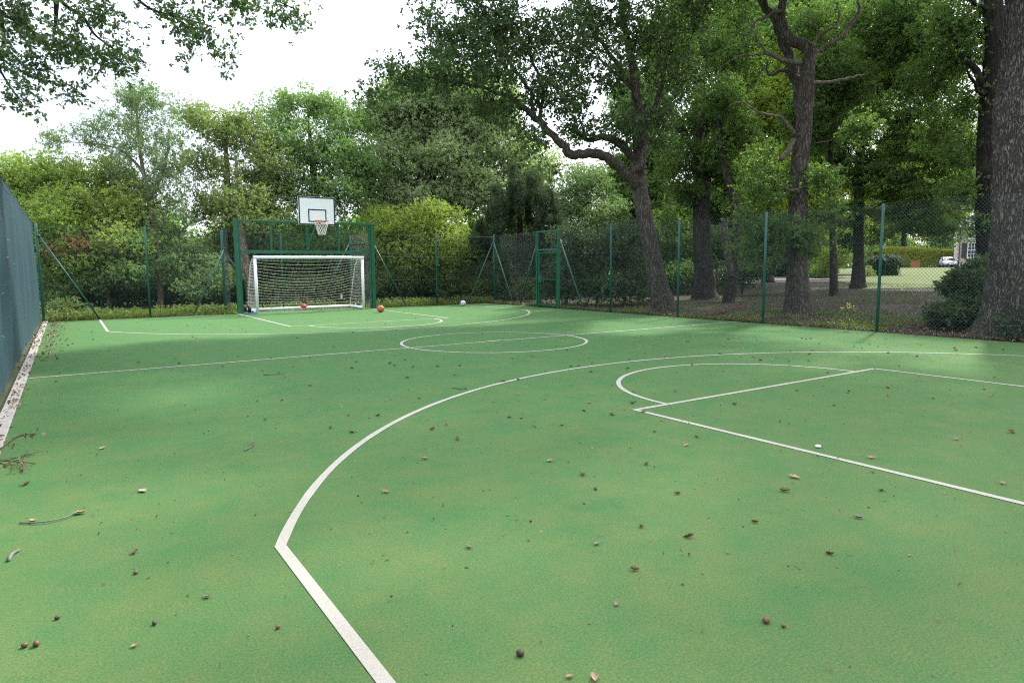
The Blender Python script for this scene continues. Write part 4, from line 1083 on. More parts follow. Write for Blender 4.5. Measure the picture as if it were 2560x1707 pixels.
# far fence, left run
t = thing('chain_link_fence', 'chain link fence run between the blue screen corner and the green goal frame', 'fence', (-5, 12.5, 0), FG)
chain((-7.5, 12.5), (-2.42, 12.5), .02, FH_, parent=t)
post(-7.5, 12.5, 2.80, t, .036); post(-4.78, 12.5, 2.80, t); post(-2.45, 13.22, 2.75, t, .04)
strut((-6.12, 12.44, 0), (-7.45, 12.47, 2.45), t, mat='green_t'); strut((-3.55, 12.5, 0), (-2.45, 12.9, 2.15), t)
chain((-2.40, 12.5), (-2.45, 13.22), .02, FH_, parent=t)
wires([((-7.5, 12.5), (-2.42, 12.5))], t)
# recess behind the goal
t = thing('chain_link_fence', 'chain link fence recess standing behind the white goal', 'fence', (0, 13.8, 0), FG)
chain((-2.45, 13.26), (2.5, 14.5), .02, FH_, parent=t); chain((2.5, 14.5), (2.55, 12.45), .02, FH_, parent=t)
post(2.5, 14.52, 2.75, t, .04); post(-.35, 13.80, 2.75, t)
strut((1.0, 14.15, 0), (2.46, 14.5, 2.45), t); strut((-1.05, 13.6, 0), (-2.4, 13.28, 2.1), t)
mb = MB(); mb.tube([(2.5, 14.5, 2.38), (2.55, 12.5, 2.42)], .022, 8); mb.build('top_rail', M['green_t'], t, True)
wires([((-2.45, 13.26), (2.5, 14.5)), ((2.5, 14.5), (2.55, 12.45))], t)
# far fence, right run
t = thing('chain_link_fence', 'chain link fence run between the goal frame and the far corner post', 'fence', (5.2, 12.5, 0), FG)
chain((2.56, 12.5), (7.9, 12.5), .02, FH_, parent=t)
post(5.24, 12.5, 2.78, t); post(7.93, 12.5, 2.80, t, .042)
strut((3.91, 12.5, 0), (2.62, 12.5, 2.42), t, mat='green_t'); strut((6.62, 12.46, 0), (7.88, 12.5, 2.47), t)
wires([((2.56, 12.5), (7.9, 12.5))], t)
# right fence between the corner and the gate
t = thing('chain_link_fence', 'short chain link fence run between the corner post and the gate', 'fence', (7.75, 10.8, 0), FG)
chain((7.93, 12.47), (7.62, 9.05), .02, FH_, parent=t)
strut((7.64, 10.64, 0), (7.88, 12.42, 2.47), t); strut((7.66, 10.26, 0), (7.62, 9.06, 2.30), t, mat='green_t')
wires([((7.93, 12.47), (7.62, 9.05))], t)
# right fence towards the viewer
t = thing('chain_link_fence', 'long chain link fence run along the right side in front of the big oaks', 'fence', (7.6, 0, 0), FG)
chain((7.6, 7.66), (7.6, -10.5), .03, 2.68, parent=t, r=.0026)
for y, h in ((5.0, 2.80), (2.18, 2.77), (-.63, 2.74), (-3.46, 2.71), (-6.9, 2.78), (-9.8, 2.78)): post(7.6, y, h, t, .031)
strut((7.6, 6.32, 0), (7.6, 7.66, 2.45), t)
wires([((7.6, 7.66), (7.6, -10.5))], t)
# left fence
M['wire_s'] = plain('blue_green_wire', (0.045, 0.085, 0.095), .5, 0, .2, 3, .3)
t = thing('chain_link_fence', 'chain link fence carrying the blue screen along the left side', 'fence', (-7.58, 0, 0), FG)
chain((-7.68, 12.45), (-7.68, -12), .03, FH_, parent=t, r=.0016, mat='wire_s')
for y in (9.6, 6.7, 3.8, .9, -2, -4.9, -7.8, -10.7): post(-7.72, y, 2.72, t, .03)
wires([((-7.545, 12.45), (-7.545, -12))], t, hs=(2.74,), r=.004)

m, nt, bs = nmat('woven_screen')
v = coords(nt)
wv = nd(nt, "ShaderNodeTexWave", wave_type='BANDS', bands_direction='Z', Scale=34.0, Distortion=.6)
nt.links.new(v, wv.inputs['Vector'])
dg = nd(nt, "ShaderNodeTexWave", wave_type='BANDS', bands_direction='DIAGONAL', Scale=9.0, Distortion=.3)
nt.links.new(coords(nt, (0, 1, 1)), dg.inputs['Vector'])
f1 = noise(nt, coords(nt, (1, 1.6, .12)), 2.6, 5)
c = mix(nt, f1, (0.015, 0.043, 0.056), (0.036, 0.084, 0.105))
c = mix(nt, 1.0, c, ramp(nt, wv.outputs['Fac'], [(0.2, (.78, .78, .78)), (.8, (1.12, 1.12, 1.12))]), 'MULTIPLY')
nt.links.new(c, bs.inputs['Base Color']); bs.inputs['Roughness'].default_value = .62
bs.inputs['Specular IOR Level'].default_value = .3
c = mix(nt, 1.0, c, ramp(nt, dg.outputs['Fac'], [(0.1, (.72, .74, .76)), (.6, (1.1, 1.1, 1.1))]), 'MULTIPLY')
nt.links.new(c, bs.inputs['Base Color'])
bump(nt, bs, wv.outputs['Fac'], .25, .003)
M['screen'] = m
ys_ = np.linspace(-12, 12.38, 420); zs_ = np.linspace(0, 1, 40)
YY, ZZ = np.meshgrid(ys_, zs_, indexing='ij')
bot = .07 + .035 * np.sin(ys_ * 1.9) + .02 * np.sin(ys_ * 6.3); top = 2.83 - .018 * np.abs(np.sin(ys_ * 1.08))
zz = bot[:, None] + (top - bot)[:, None] * ZZ
fold = (.022 * np.sin(YY * 4.1 + .5 * np.sin(YY * .9)) + .012 * np.sin(YY * 9.7 + 1.3 * ZZ) + .028 * np.sin(YY * 1.3 + 2 * ZZ)) * np.sin(np.pi * np.clip(ZZ * .92 + .06, 0, 1))
XX = -7.575 + fold * 1.3
I = np.arange(420 * 40).reshape(420, 40)
def sheet(off):
    return np.stack([XX + off, YY, zz], -1).reshape(-1, 3)
Fq = np.stack([I[:-1, :-1], I[1:, :-1], I[1:, 1:], I[:-1, 1:]], -1).reshape(-1, 4)
Fb = Fq[:, ::-1] + 420 * 40
o = np_mesh('windbreak_screen', np.concatenate([sheet(0), sheet(-.004)]), np.concatenate([Fq, Fb]), M['screen'])
tag(o, 'dark blue woven windbreak screen hung on the left fence', 'screen')

# ------------------------------------------------------------------ gate
t = thing('gate', 'narrow green gate with overpanel in the right fence beside the corner', 'gate', (7.6, 8.37, 0))
for y in (7.72, 9.0):
    mb = MB(); mb.box((7.6, y, 1.28), (.085, .085, 2.96), bev=.008); mb.build('post', M['green'], t)
for z, w in ((2.74, .05), (2.08, .06)):
    mb = MB(); mb.bar((7.6, 7.77, z), (7.6, 8.95, z), w); mb.build('rail', M['strut'], t)
lf = MB()
for y in (7.82, 8.90): lf.bar((7.6, y, .05), (7.6, y, 2.0), .05)
for z in (.08, 1.97): lf.bar((7.6, 7.85, z), (7.6, 8.87, z), .05)
lf.bar((7.6, 7.85, 1.01), (7.6, 8.87, 1.01), .035)
leaf = lf.build('gate_leaf', M['green'], t)
chain((7.6, 7.85), (7.6, 8.87), .11, 1.94, parent=leaf, name='leaf_mesh')
chain((7.6, 7.77), (7.6, 8.95), 2.11, 2.71, parent=t, name='overpanel_mesh')
mb = MB(); mb.box((7.585, 8.80, 1.03), (.07, .16, .24), bev=.01); mb.tube([(7.54, 8.78, 1.05), (7.50, 8.78, 1.05), (7.50, 8.68, 1.05)], .012, 6); mb.build('lock_box', M['green_t'], t)
for z in (.35, 1.65):
    mb = MB(); mb.tube([(7.57, 7.77, z - .06), (7.57, 7.77, z + .06)], .018, 8); mb.build('hinge', M['green_t'], t)

# ------------------------------------------------------------------ green goal frame with mesh overpanel
t = thing('goal_frame', 'green steel frame with mesh panel standing over the white goal', 'goal frame', (0.1, 12.2, 0))
GL, GR, GY = -2.21, 2.47, 12.17
for i, x in enumerate((GL, GR)):
    mb = MB(); mb.box((x, GY, 1.40), (.13, .13, 3.36), bev=.008)
    s = 1 if i == 0 else -1
    mb.box((x + s * .095, GY + .02, 1.5), (.05, .10, 3.08), bev=.006)
    for z in np.arange(.3, 3.0, .3): mb.tube([(x, GY - .066, z), (x, GY - .078, z)], .012, 6)
    mb.build('post', M['green'], t)
mb = MB(); mb.box(((GL + GR) / 2, GY, 3.045), (GR - GL - .14, .09, .07), bev=.006); mb.build('crossbar', M['green'], t)
mb = MB(); mb.box(((GL + GR) / 2, GY, 2.03), (GR - GL - .24, .10, .10), bev=.006)
for x in np.arange(GL + .3, GR - .2, .3): mb.tube([(x, GY - .03, 2.08), (x, GY - .03, 2.10)], .012, 6)
mb.build('lower_rail', M['green'], t)
for x in (-1.10, .10, 1.22):
    mb = MB(); mb.bar((x, GY + .01, 2.08), (x, GY + .01, 3.01), .06); mb.build('upright', M['green'], t)
chain((GL + .12, GY + .05), (GR - .12, GY + .05), 2.07, 3.02, pitch=.06, parent=t)
mb = MB()
mb.bar((GR - .12, GY, 2.85), (GR - .28, GY, 3.02), .05); mb.build('gusset', M['green'], t)

# ------------------------------------------------------------------ basketball hoop
t = thing('basketball_hoop', 'white basketball backboard with orange ring and net above the goal', 'basketball hoop', (.33, 11.7, 2.0))
bx0, bx1, bz0, bz1, by = -.30, .95, 2.93, 3.87, 11.68
cxb = (bx0 + bx1) / 2
mb = MB(); mb.box((cxb, by, (bz0 + bz1) / 2), (bx1 - bx0, .04, bz1 - bz0), bev=.004); bd = mb.build('backboard', M['board'], t)
mb = MB()
def frame(x0, x1, z0, z1, w, y):
    mb.box(((x0 + x1) / 2, y, z1 - w / 2), (x1 - x0, .006, w)); mb.box(((x0 + x1) / 2, y, z0 + w / 2), (x1 - x0, .006, w))
    mb.box((x0 + w / 2, y, (z0 + z1) / 2), (w, .006, z1 - z0 - 2 * w)); mb.box((x1 - w / 2, y, (z0 + z1) / 2), (w, .006, z1 - z0 - 2 * w))
frame(bx0 + .004, bx1 - .004, bz0 + .004, bz1 - .004, .042, by - .0232)
mb.build('border_line', M['navy'], bd)
mb = MB(); frame(.02, .64, 3.03, 3.46, .038, by - .0232); mb.build('target_square', M['navy'], bd)
rc_ = np.array((.35, by - .36, 3.05)); rr_ = .235
mb = MB()
mb.tube([rc_ + [rr_ * math.cos(a), rr_ * math.sin(a), 0] for a in np.linspace(0, 2 * math.pi, 41)], .011, 8, False)
mb.box((.35, by - .05, 3.035), (.16, .06, .12)); mb.bar((.29, by - .05, 3.04), (.29, by - .15, 3.045), .02); mb.bar((.41, by - .05, 3.04), (.41, by - .15, 3.045), .02)
mb.build('ring', M['orange'], t, True)
mb = MB()
nl, nv = 12, 6
def npnt(k, j):
    f = j / nv
    a = 2 * math.pi * (k + .5 * (j % 2)) / nl
    r = rr_ * (1 - .50 * f ** .8) + .004 * math.sin(7 * a)
    return rc_ + np.array([r * math.cos(a), r * math.sin(a), -.02 - .44 * f])
for k in range(nl):
    for j in range(nv):
        sgn = 0 if j % 2 else -1
        mb.tube([npnt(k, j), npnt(k + sgn, j + 1)], .0055, 4, False); mb.tube([npnt(k, j), npnt(k + sgn + 1, j + 1)], .0055, 4, False)
mb.build('net', M['net'], t)
mb = MB()
mb.bar((.10, GY - .06, 2.1), (.10, GY - .06, 3.0), .09, .05); mb.bar((.10, GY - .1, 2.25), (.33, by + .06, 3.0), .05)
mb.bar((.10, GY - .06, 2.98), (.33, by + .05, 3.0), .05)
mb.bar((.33, by + .045, 2.98), (.33, by + .045, 3.6), .08, .05)
mb.build('bracket', M['green'], t)

# ------------------------------------------------------------------ white goal
t = thing('football_goal', 'white five a side goal with net and black transport wheels', 'goal', (.14, 12.6, 0))
ax, bx, gy, gb, gh = -1.70, 1.985, 11.96, 13.36, 1.85
for x in (ax, bx):
    mb = MB(); mb.tube([(x, gy, 0), (x, gy, gh - .05)], .052, 14); mb.build('post', M['white'], t, True)
mb = MB(); mb.tube([(ax - .05, gy, gh), (bx + .05, gy, gh)], .053, 14); mb.build('crossbar', M['white'], t, True)
mb = MB(); mb.tube([(ax + .04, gb, .06), (bx - .04, gb, .06)], .05, 12); mb.build('back_bar', M['white'], t, True)
for x in (ax, bx):
    mb = MB(); mb.tube([(x, gy + .053, .06), (x, gb + .03, .06)], .05, 12); mb.build('side_bar', M['white'], t, True)
    mb = MB(); mb.tube([(x, gy + .05, gh - .02), (x, gy + .45, gh - .05), (x, gy + .75, gh - .3), (x, gb, .12)], .014, 8); mb.build('net_support', M['white'], t, True)
for x, y in ((-1.86, 12.42), (-1.88, 13.1), (2.13, 12.35), (2.13, 13.0)):
    mb = MB(); mb.tube([(x - .05, y, .135), (x - .04, y, .135), (x + .04, y, .135), (x + .05, y, .135)], [.10, .125, .125, .10], 18)
    w = mb.build('wheel', M['black'], t, True)
    mb = MB(); mb.tube([(x - .055, y, .135), (x + .055, y, .135)], .05, 12); mb.build('hub', M['white'], w, True)
mb = MB()
NU, NV = 32, 17
def back(u, v_):
    x = ax + (bx - ax) * u
    s = math.sin(math.pi * u)
    # profile of the hanging net: out along the support, then down to the back bar
    f = v_
    y = gy + .06 + (gb - gy - .06) * min(1, 1.25 * f ** .62) - .10 * s * math.sin(math.pi * f)
    z = gh - .03 - (gh - .14) * f ** 1.25 - .30 * s ** .8 * math.sin(math.pi * min(1, f * 1.02)) * (1 - .3 * f)
    return (x, y, max(z, .08))
for j in range(NV + 1):
    mb.tube([back(i / NU, j / NV) for i in range(NU + 1)], .0026, 3, False)
for i in range(NU + 1):
    mb.tube([back(i / NU, j / NV) for j in range(NV + 1)], .0010, 3, False)
for x, u in ((ax, 0), (bx, 1)):
    edge = [np.array(back(u, j / NV)) for j in range(NV + 1)]
    for q in edge[1:]:
        mb.tube([q, (x, (q[1] + gy) / 2, q[2] - .03), (x, gy + .05, q[2])], .0030, 3, False)
    for k in range(1, 9):
        f = k / 9
        mb.tube([(x, gy + .05 + (q[1] - gy - .05) * f, q[2]) for q in edge], .0024, 3, False)
mb.build('net', M['net'], t)
mb = MB(); mb.box((1.62, 13.22, .44), (.06, .012, .17), (np.array([.98, .2, 0]), np.array([-.2, .98, 0]), np.array([0, 0, 1.0])))
tag(mb.build('paper_tag', M['paper']), 'small white tag caught in the goal net', 'tag')
mb = MB(); mb.box((-1.93, 11.93, .016), (.40, .12, .03), (np.array([.97, .2, 0]), np.array([-.2, .97, 0]), np.array([0, 0, 1.0])), bev=.008)
tag(mb.build('plastic_tray', M['blue']), 'flat blue plastic piece beside the goal wheel', 'plastic piece')

# ------------------------------------------------------------------ balls
def ball_mat(name, a, b, kind):
    m, nt, bs = nmat(name)
    v = coords(nt)
    if kind == 'swirl':
        w = nd(nt, "ShaderNodeTexWave", Scale=7.0, Distortion=9.0, Detail=1.0); nt.links.new(v, w.inputs['Vector'])
        w.inputs['Detail Scale'].default_value = 1.2
        f = ramp(nt, w.outputs['Fac'], [(.62, (0, 0, 0)), (.68, (1, 1, 1))])
    elif kind == 'panel':
        w = nd(nt, "ShaderNodeTexVoronoi", Scale=8.5); nt.links.new(v, w.inputs['Vector'])
        sp = nt.nodes.new("ShaderNodeSeparateColor"); nt.links.new(w.outputs['Color'], sp.inputs[0])
        f = ramp(nt, sp.outputs[0], [(.68, (0, 0, 0)), (.70, (1, 1, 1))])
    else:
        f = noise(nt, v, 60, 2)
    nt.links.new(mix(nt, f, a, b), bs.inputs['Base Color']); bs.inputs['Roughness'].default_value = .45
    if kind == 'pebble': bump(nt, bs, noise(nt, v, 260, 1), .4, .002)
    return m
t = thing('football', 'red and white football lying inside the goal', 'ball', (.09, 12.86, .11))
mb = MB(); mb.ball((.09, 12.86, .112), .112, 28, 18); mb.build('cover', ball_mat('red_ball', (.50, .015, .035), (.8, .78, .78), 'panel'), t, True)
t = thing('football', 'white football with blue swirls lying in front of the corner strut', 'ball', (5.55, 10.99, .11))
mb = MB(); mb.ball((5.55, 10.99, .112), .112, 28, 18); mb.build('cover', ball_mat('swirl_ball', (.75, .76, .80), (.035, .06, .26), 'swirl'), t, True)
t = thing('basketball', 'orange basketball lying on the court right of the goal', 'ball', (1.72, 9.77, .12))
mb = MB(); mb.ball((1.72, 9.77, .12), .12, 32, 20); mb.build('cover', ball_mat('basketball_skin', (.44, .105, .045), (.56, .15, .065), 'pebble'), t, True)
mb = MB()
cB = np.array((1.72, 9.77, .12)); Rb = Matrix.Rotation(.5, 3, 'X') @ Matrix.Rotation(.4, 3, 'Y')
for k in range(4):
    P = []
    for a in np.linspace(0, 2 * math.pi, 49):
        if k < 2: q = Vector((math.cos(a), math.sin(a), 0)) if k == 0 else Vector((math.cos(a), 0, math.sin(a)))
        else:
            s = 1 if k == 2 else -1
            q = Vector((s * (.62 + .16 * math.cos(2 * a)), .78 * math.cos(a), .78 * math.sin(a))).normalized()
        P.append(cB + np.array(Rb @ q) * .1195)
    mb.tube(P, .0022, 4, False)
mb.build('seam', M['black'], t)

# ------------------------------------------------------------------ small things beyond the fences
def ground_at(px, d):
    q = at(px, 853, d); q[2] = float(hz(q[0], q[1])); return q
mb = MB()
q = ground_at(208, 22.3)
mb.box(q + [0, 0, .16], (.52, .4, .36), (RH, FH, np.array([0, 0, 1.0])), bev=.01); mb.box(q + [0, 0, .35], (.56, .44, .03), (RH, FH, np.array([0, 0, 1.0])), bev=.008)
tag(mb.build('storage_box', M['dgreen']), 'dark green box behind the fence beside the slanted corner strut', 'box')
mb = MB(); q = ground_at(2503, 13.6); mb.box(q + [0, 0, .2], (.05, .05, .52), bev=.006); mb.box(q + [0, 0, .47], (.075, .075, .03), bev=.006)
tag(mb.build('marker_post', M['shut']), 'short dark post in front of the huge oak foot', 'post')
a_ = at(1768, 786, 18.6); b_ = at(1864, 763, 22.5); a_[2] = .05; b_[2] = .07
mb = MB(); P = [a_ + (b_ - a_) * k / 7 + [.03 * math.sin(k * 2.1), 0, .02 * math.sin(k * 1.7)] for k in range(8)]
mb.tube(P, [.05, .06, .065, .07, .07, .065, .06, .05], 9)
tag(mb.build('fallen_log', M['redwood']), 'red brown fallen branch lying under the oaks', 'branch')
# ragwort
t0 = ground_at(2121, 14.4)
t = thing('ragwort', 'thin weed with yellow flowers standing in the shade behind the right fence', 'plant', t0)
gq = random.Random(5)
for k in range(5):
    mb = MB()
    tip = t0 + np.array([gq.uniform(-.12, .12), gq.uniform(-.12, .12), gq.uniform(.45, .62)])
    mb.tube([t0, (t0 + tip) / 2 + [gq.uniform(-.03, .03), 0, 0], tip], [.005, .004, .003], 5)
    for j in range(3):
        c = tip + np.array([gq.uniform(-.03, .03), gq.uniform(-.03, .03), gq.uniform(-.02, .03)])
        fl = MB(); fl.ball(c, .018, 8, 4, (1, 1, .4)); fl.build('flower', M['flower'], t)
    mb.build('stem', M['stem'], t)
gl = np.random.default_rng(3)
Pq = t0 + gl.normal(0, .07, (40, 3)) * [1, 1, 0] + np.array([0, 0, 1.0]) * gl.uniform(.05, .5, (40, 1))
leaf_mesh('leaves', Pq, gl.normal(0, 1, (40, 3)), .07, .35, 2, LM['weed'], t, gl, tgroup=gl.random(40))
# pampas clump
q = ground_at(2200, 55)
n = 2600
gp = np.random.default_rng(4)
P = np.tile(q, (n, 1)) + np.concatenate([gp.normal(0, .35, (n, 2)), np.zeros((n, 1))], 1)
an = gp.uniform(0, 6.283, n); reach = gp.uniform(.2, 1.15, n); hh = gp.uniform(1.0, 1.9, n)
Dv = np.stack([np.cos(an) * reach, np.sin(an) * reach], 1)
S = np.stack([-np.sin(an), np.cos(an), np.zeros(n)], 1) * .03
V = np.stack([P - S, P + S, P + S + np.concatenate([Dv * .45, (hh * .9)[:, None]], 1), P - S + np.concatenate([Dv * .45, (hh * .9)[:, None]], 1)], 1)
V2 = np.stack([V[:, 3], V[:, 2], P + np.concatenate([Dv * 1.15, (hh * .75)[:, None]], 1) + S * .2, P + np.concatenate([Dv * 1.15, (hh * .75)[:, None]], 1) - S * .2], 1)
A_ = np.concatenate([V, V2]).reshape(-1, 3)
tag(np_mesh('pampas_clump', A_, np.arange(len(A_)).reshape(-1, 4), LM['pampas'], None, False, {'tint': np.tile(np.repeat(gp.random(n) * .9, 4), 2)}), 'arching grey green ornamental grass clump on the far lawn edge', 'grass clump')
# clipped hedge
t0 = ground_at(2290, 99)
t = thing('clipped_hedge', 'broad clipped yellow green hedge behind the parked car', 'hedge', t0)
gh_ = np.random.default_rng(6)
n = 26000
u = gh_.uniform(-1, 1, n); a = gh_.uniform(0, math.pi, n)
hw, hh_, hd = 6.6, 2.75, 1.3
P = t0 + (u * hw)[:, None] * RH + (np.sign(np.cos(a)) * np.abs(np.cos(a)) ** .5 * hd)[:, None] * FH + ((np.abs(np.sin(a)) ** .45) * hh_ * (1 - .16 * u - .25 * np.abs(u) ** 6))[:, None] * np.array([0, 0, 1.0])
P += gh_.normal(0, .05, (n, 3))
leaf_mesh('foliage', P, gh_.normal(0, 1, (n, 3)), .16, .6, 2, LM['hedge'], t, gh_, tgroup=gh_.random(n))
for k in range(6):
    mb = MB(); mb.tube([t0 + RH * (k - 2.5) * 2, t0 + RH * (k - 2.5) * 2 + [0, 0, 2]], .08, 6); mb.build('stem', M['stem'], t)
# brick pier
q = ground_at(2277, 93)
t = thing('brick_planter', 'square red brick pier on the drive in front of the hedge', 'brick pier', q)
mb = MB(); mb.box(q + [0, 0, .45], (.78, .78, 1.0), (RH, FH, np.array([0, 0, 1.0])), bev=.02); mb.build('pier', M['brick'], t)
mb = MB(); mb.box(q + [0, 0, .99], (.88, .88, .1), (RH, FH, np.array([0, 0, 1.0])), bev=.02); mb.build('cap', M['brick'], t)

# ------------------------------------------------------------------ parked car
def car():
    q = ground_at(2357, 96)
    t = thing('parked_car', 'silver white saloon car parked beside the far house', 'car', q)
    th = math.radians(212)              # heading: towards the viewer and to the left
    fx = np.array([math.cos(th), math.sin(th), 0]); fy = np.array([-fx[1], fx[0], 0]); fz = np.array([0, 0, 1.0])
    Wd = lambda p: q + fx * p[0] + fy * p[1] + fz * (p[2] + .04)
    # lower body: stations along the length (x, half width, bottom, shoulder, top of bonnet or boot)
    st = [(-2.40, .70, .42, .72, .88), (-2.25, .84, .30, .80, .98), (-1.6, .91, .24, .86, 1.02), (-.8, .93, .22, .88, .98), (.2, .93, .22, .86, .95), (1.0, .92, .24, .84, .95), (1.7, .88, .27, .76, .86), (2.2, .80, .32, .66, .74), (2.42, .66, .42, .58, .64)]
    V, F = [], []
    for x, w, b, s, tp in st:
        V += [Wd(p) for p in ((x, -w * .8, b), (x, -w, b + .15), (x, -w, s), (x, -w * .82, tp), (x, w * .82, tp), (x, w, s), (x, w, b + .15), (x, w * .8, b))]
    for i in range(len(st) - 1):
        for k in range(8):
            F.append((i * 8 + k, i * 8 + (k + 1) % 8, i * 8 + 8 + (k + 1) % 8, i * 8 + 8 + k))
    F += [tuple(range(8))[::-1], tuple((len(st) - 1) * 8 + k for k in range(8))]
    mb = MB(); mb.add(V, F); body = mb.build('body', M['carw'], t, True)
    # cabin glass and roof
    cs = [(-2.0, .70, 1.0, 1.0), (-1.2, .72, .98, 1.36), (-.3, .72, .96, 1.44), (.35, .71, .95, 1.38), (1.15, .70, .94, .96)]
    V = []
    for x, w, b, h in cs: V += [Wd(p) for p in ((x, -w - .1, b), (x, -w + .06, h), (x, w - .06, h), (x, w + .1, b))]
    F = []
    for i in range(4):
        for k in range(3): F.append((i * 4 + k, i * 4 + k + 1, i * 4 + 5 + k, i * 4 + 4 + k))
    mb = MB(); mb.add(V, F); mb.build('window', M['glass'], t)
    mb = MB()
    mb.add([Wd((x, s * w, z)) for x, w, z in ((-1.45, .60, 1.29), (-1.1, .66, 1.40), (-.3, .68, 1.475), (.35, .66, 1.415), (.55, .6, 1.33)) for s in (-1, 1)], [(2 * i, 2 * i + 1, 2 * i + 3, 2 * i + 2) for i in range(4)])
    for s in (-1, 1):
        mb.bar(Wd((1.12, s * .76, .96)), Wd((.42, s * .66, 1.40)), .06); mb.bar(Wd((-1.9, s * .76, 1.02)), Wd((-1.2, s * .66, 1.38)), .08); mb.bar(Wd((-.35, s * .80, .96)), Wd((-.35, s * .68, 1.45)), .06)
    mb.build('roof', M['carw'], t, True)
    for x in (1.45, -1.4):
        for s in (-1, 1):
            mb = MB(); mb.tube([Wd((x, s * .72, .30)), Wd((x, s * .95, .30))], .33, 20); w = mb.build('wheel', M['black'], t, True)
            mb = MB(); mb.tube([Wd((x, s * .94, .30)), Wd((x, s * .965, .30))], .21, 14); mb.build('rim', M['chrome'], w, True)
    for s in (-1, 1):
        mb = MB(); mb.box(Wd((2.25, s * .60, .66)), (.22, .30, .11), (fx, fy, fz), bev=.03); mb.build('headlight', M['lamp'], t, True)
        mb = MB(); mb.box(Wd((.85, s * 1.0, 1.0)), (.12, .2, .13), (fx, fy, fz), bev=.03); mb.build('wing_mirror', M['carw'], t, True)
    mb = MB(); mb.box(Wd((2.40, 0, .55)), (.08, .72, .16), (fx, fy, fz), bev=.02); mb.box(Wd((2.36, 0, .36)), (.1, 1.2, .12), (fx, fy, fz), bev=.02); mb.build('grille', M['black'], t)
    mb = MB(); mb.box(Wd((2.46, 0, .45)), (.02, .52, .11), (fx, fy, fz)); mb.build('number_plate', M['white'], t)
car()

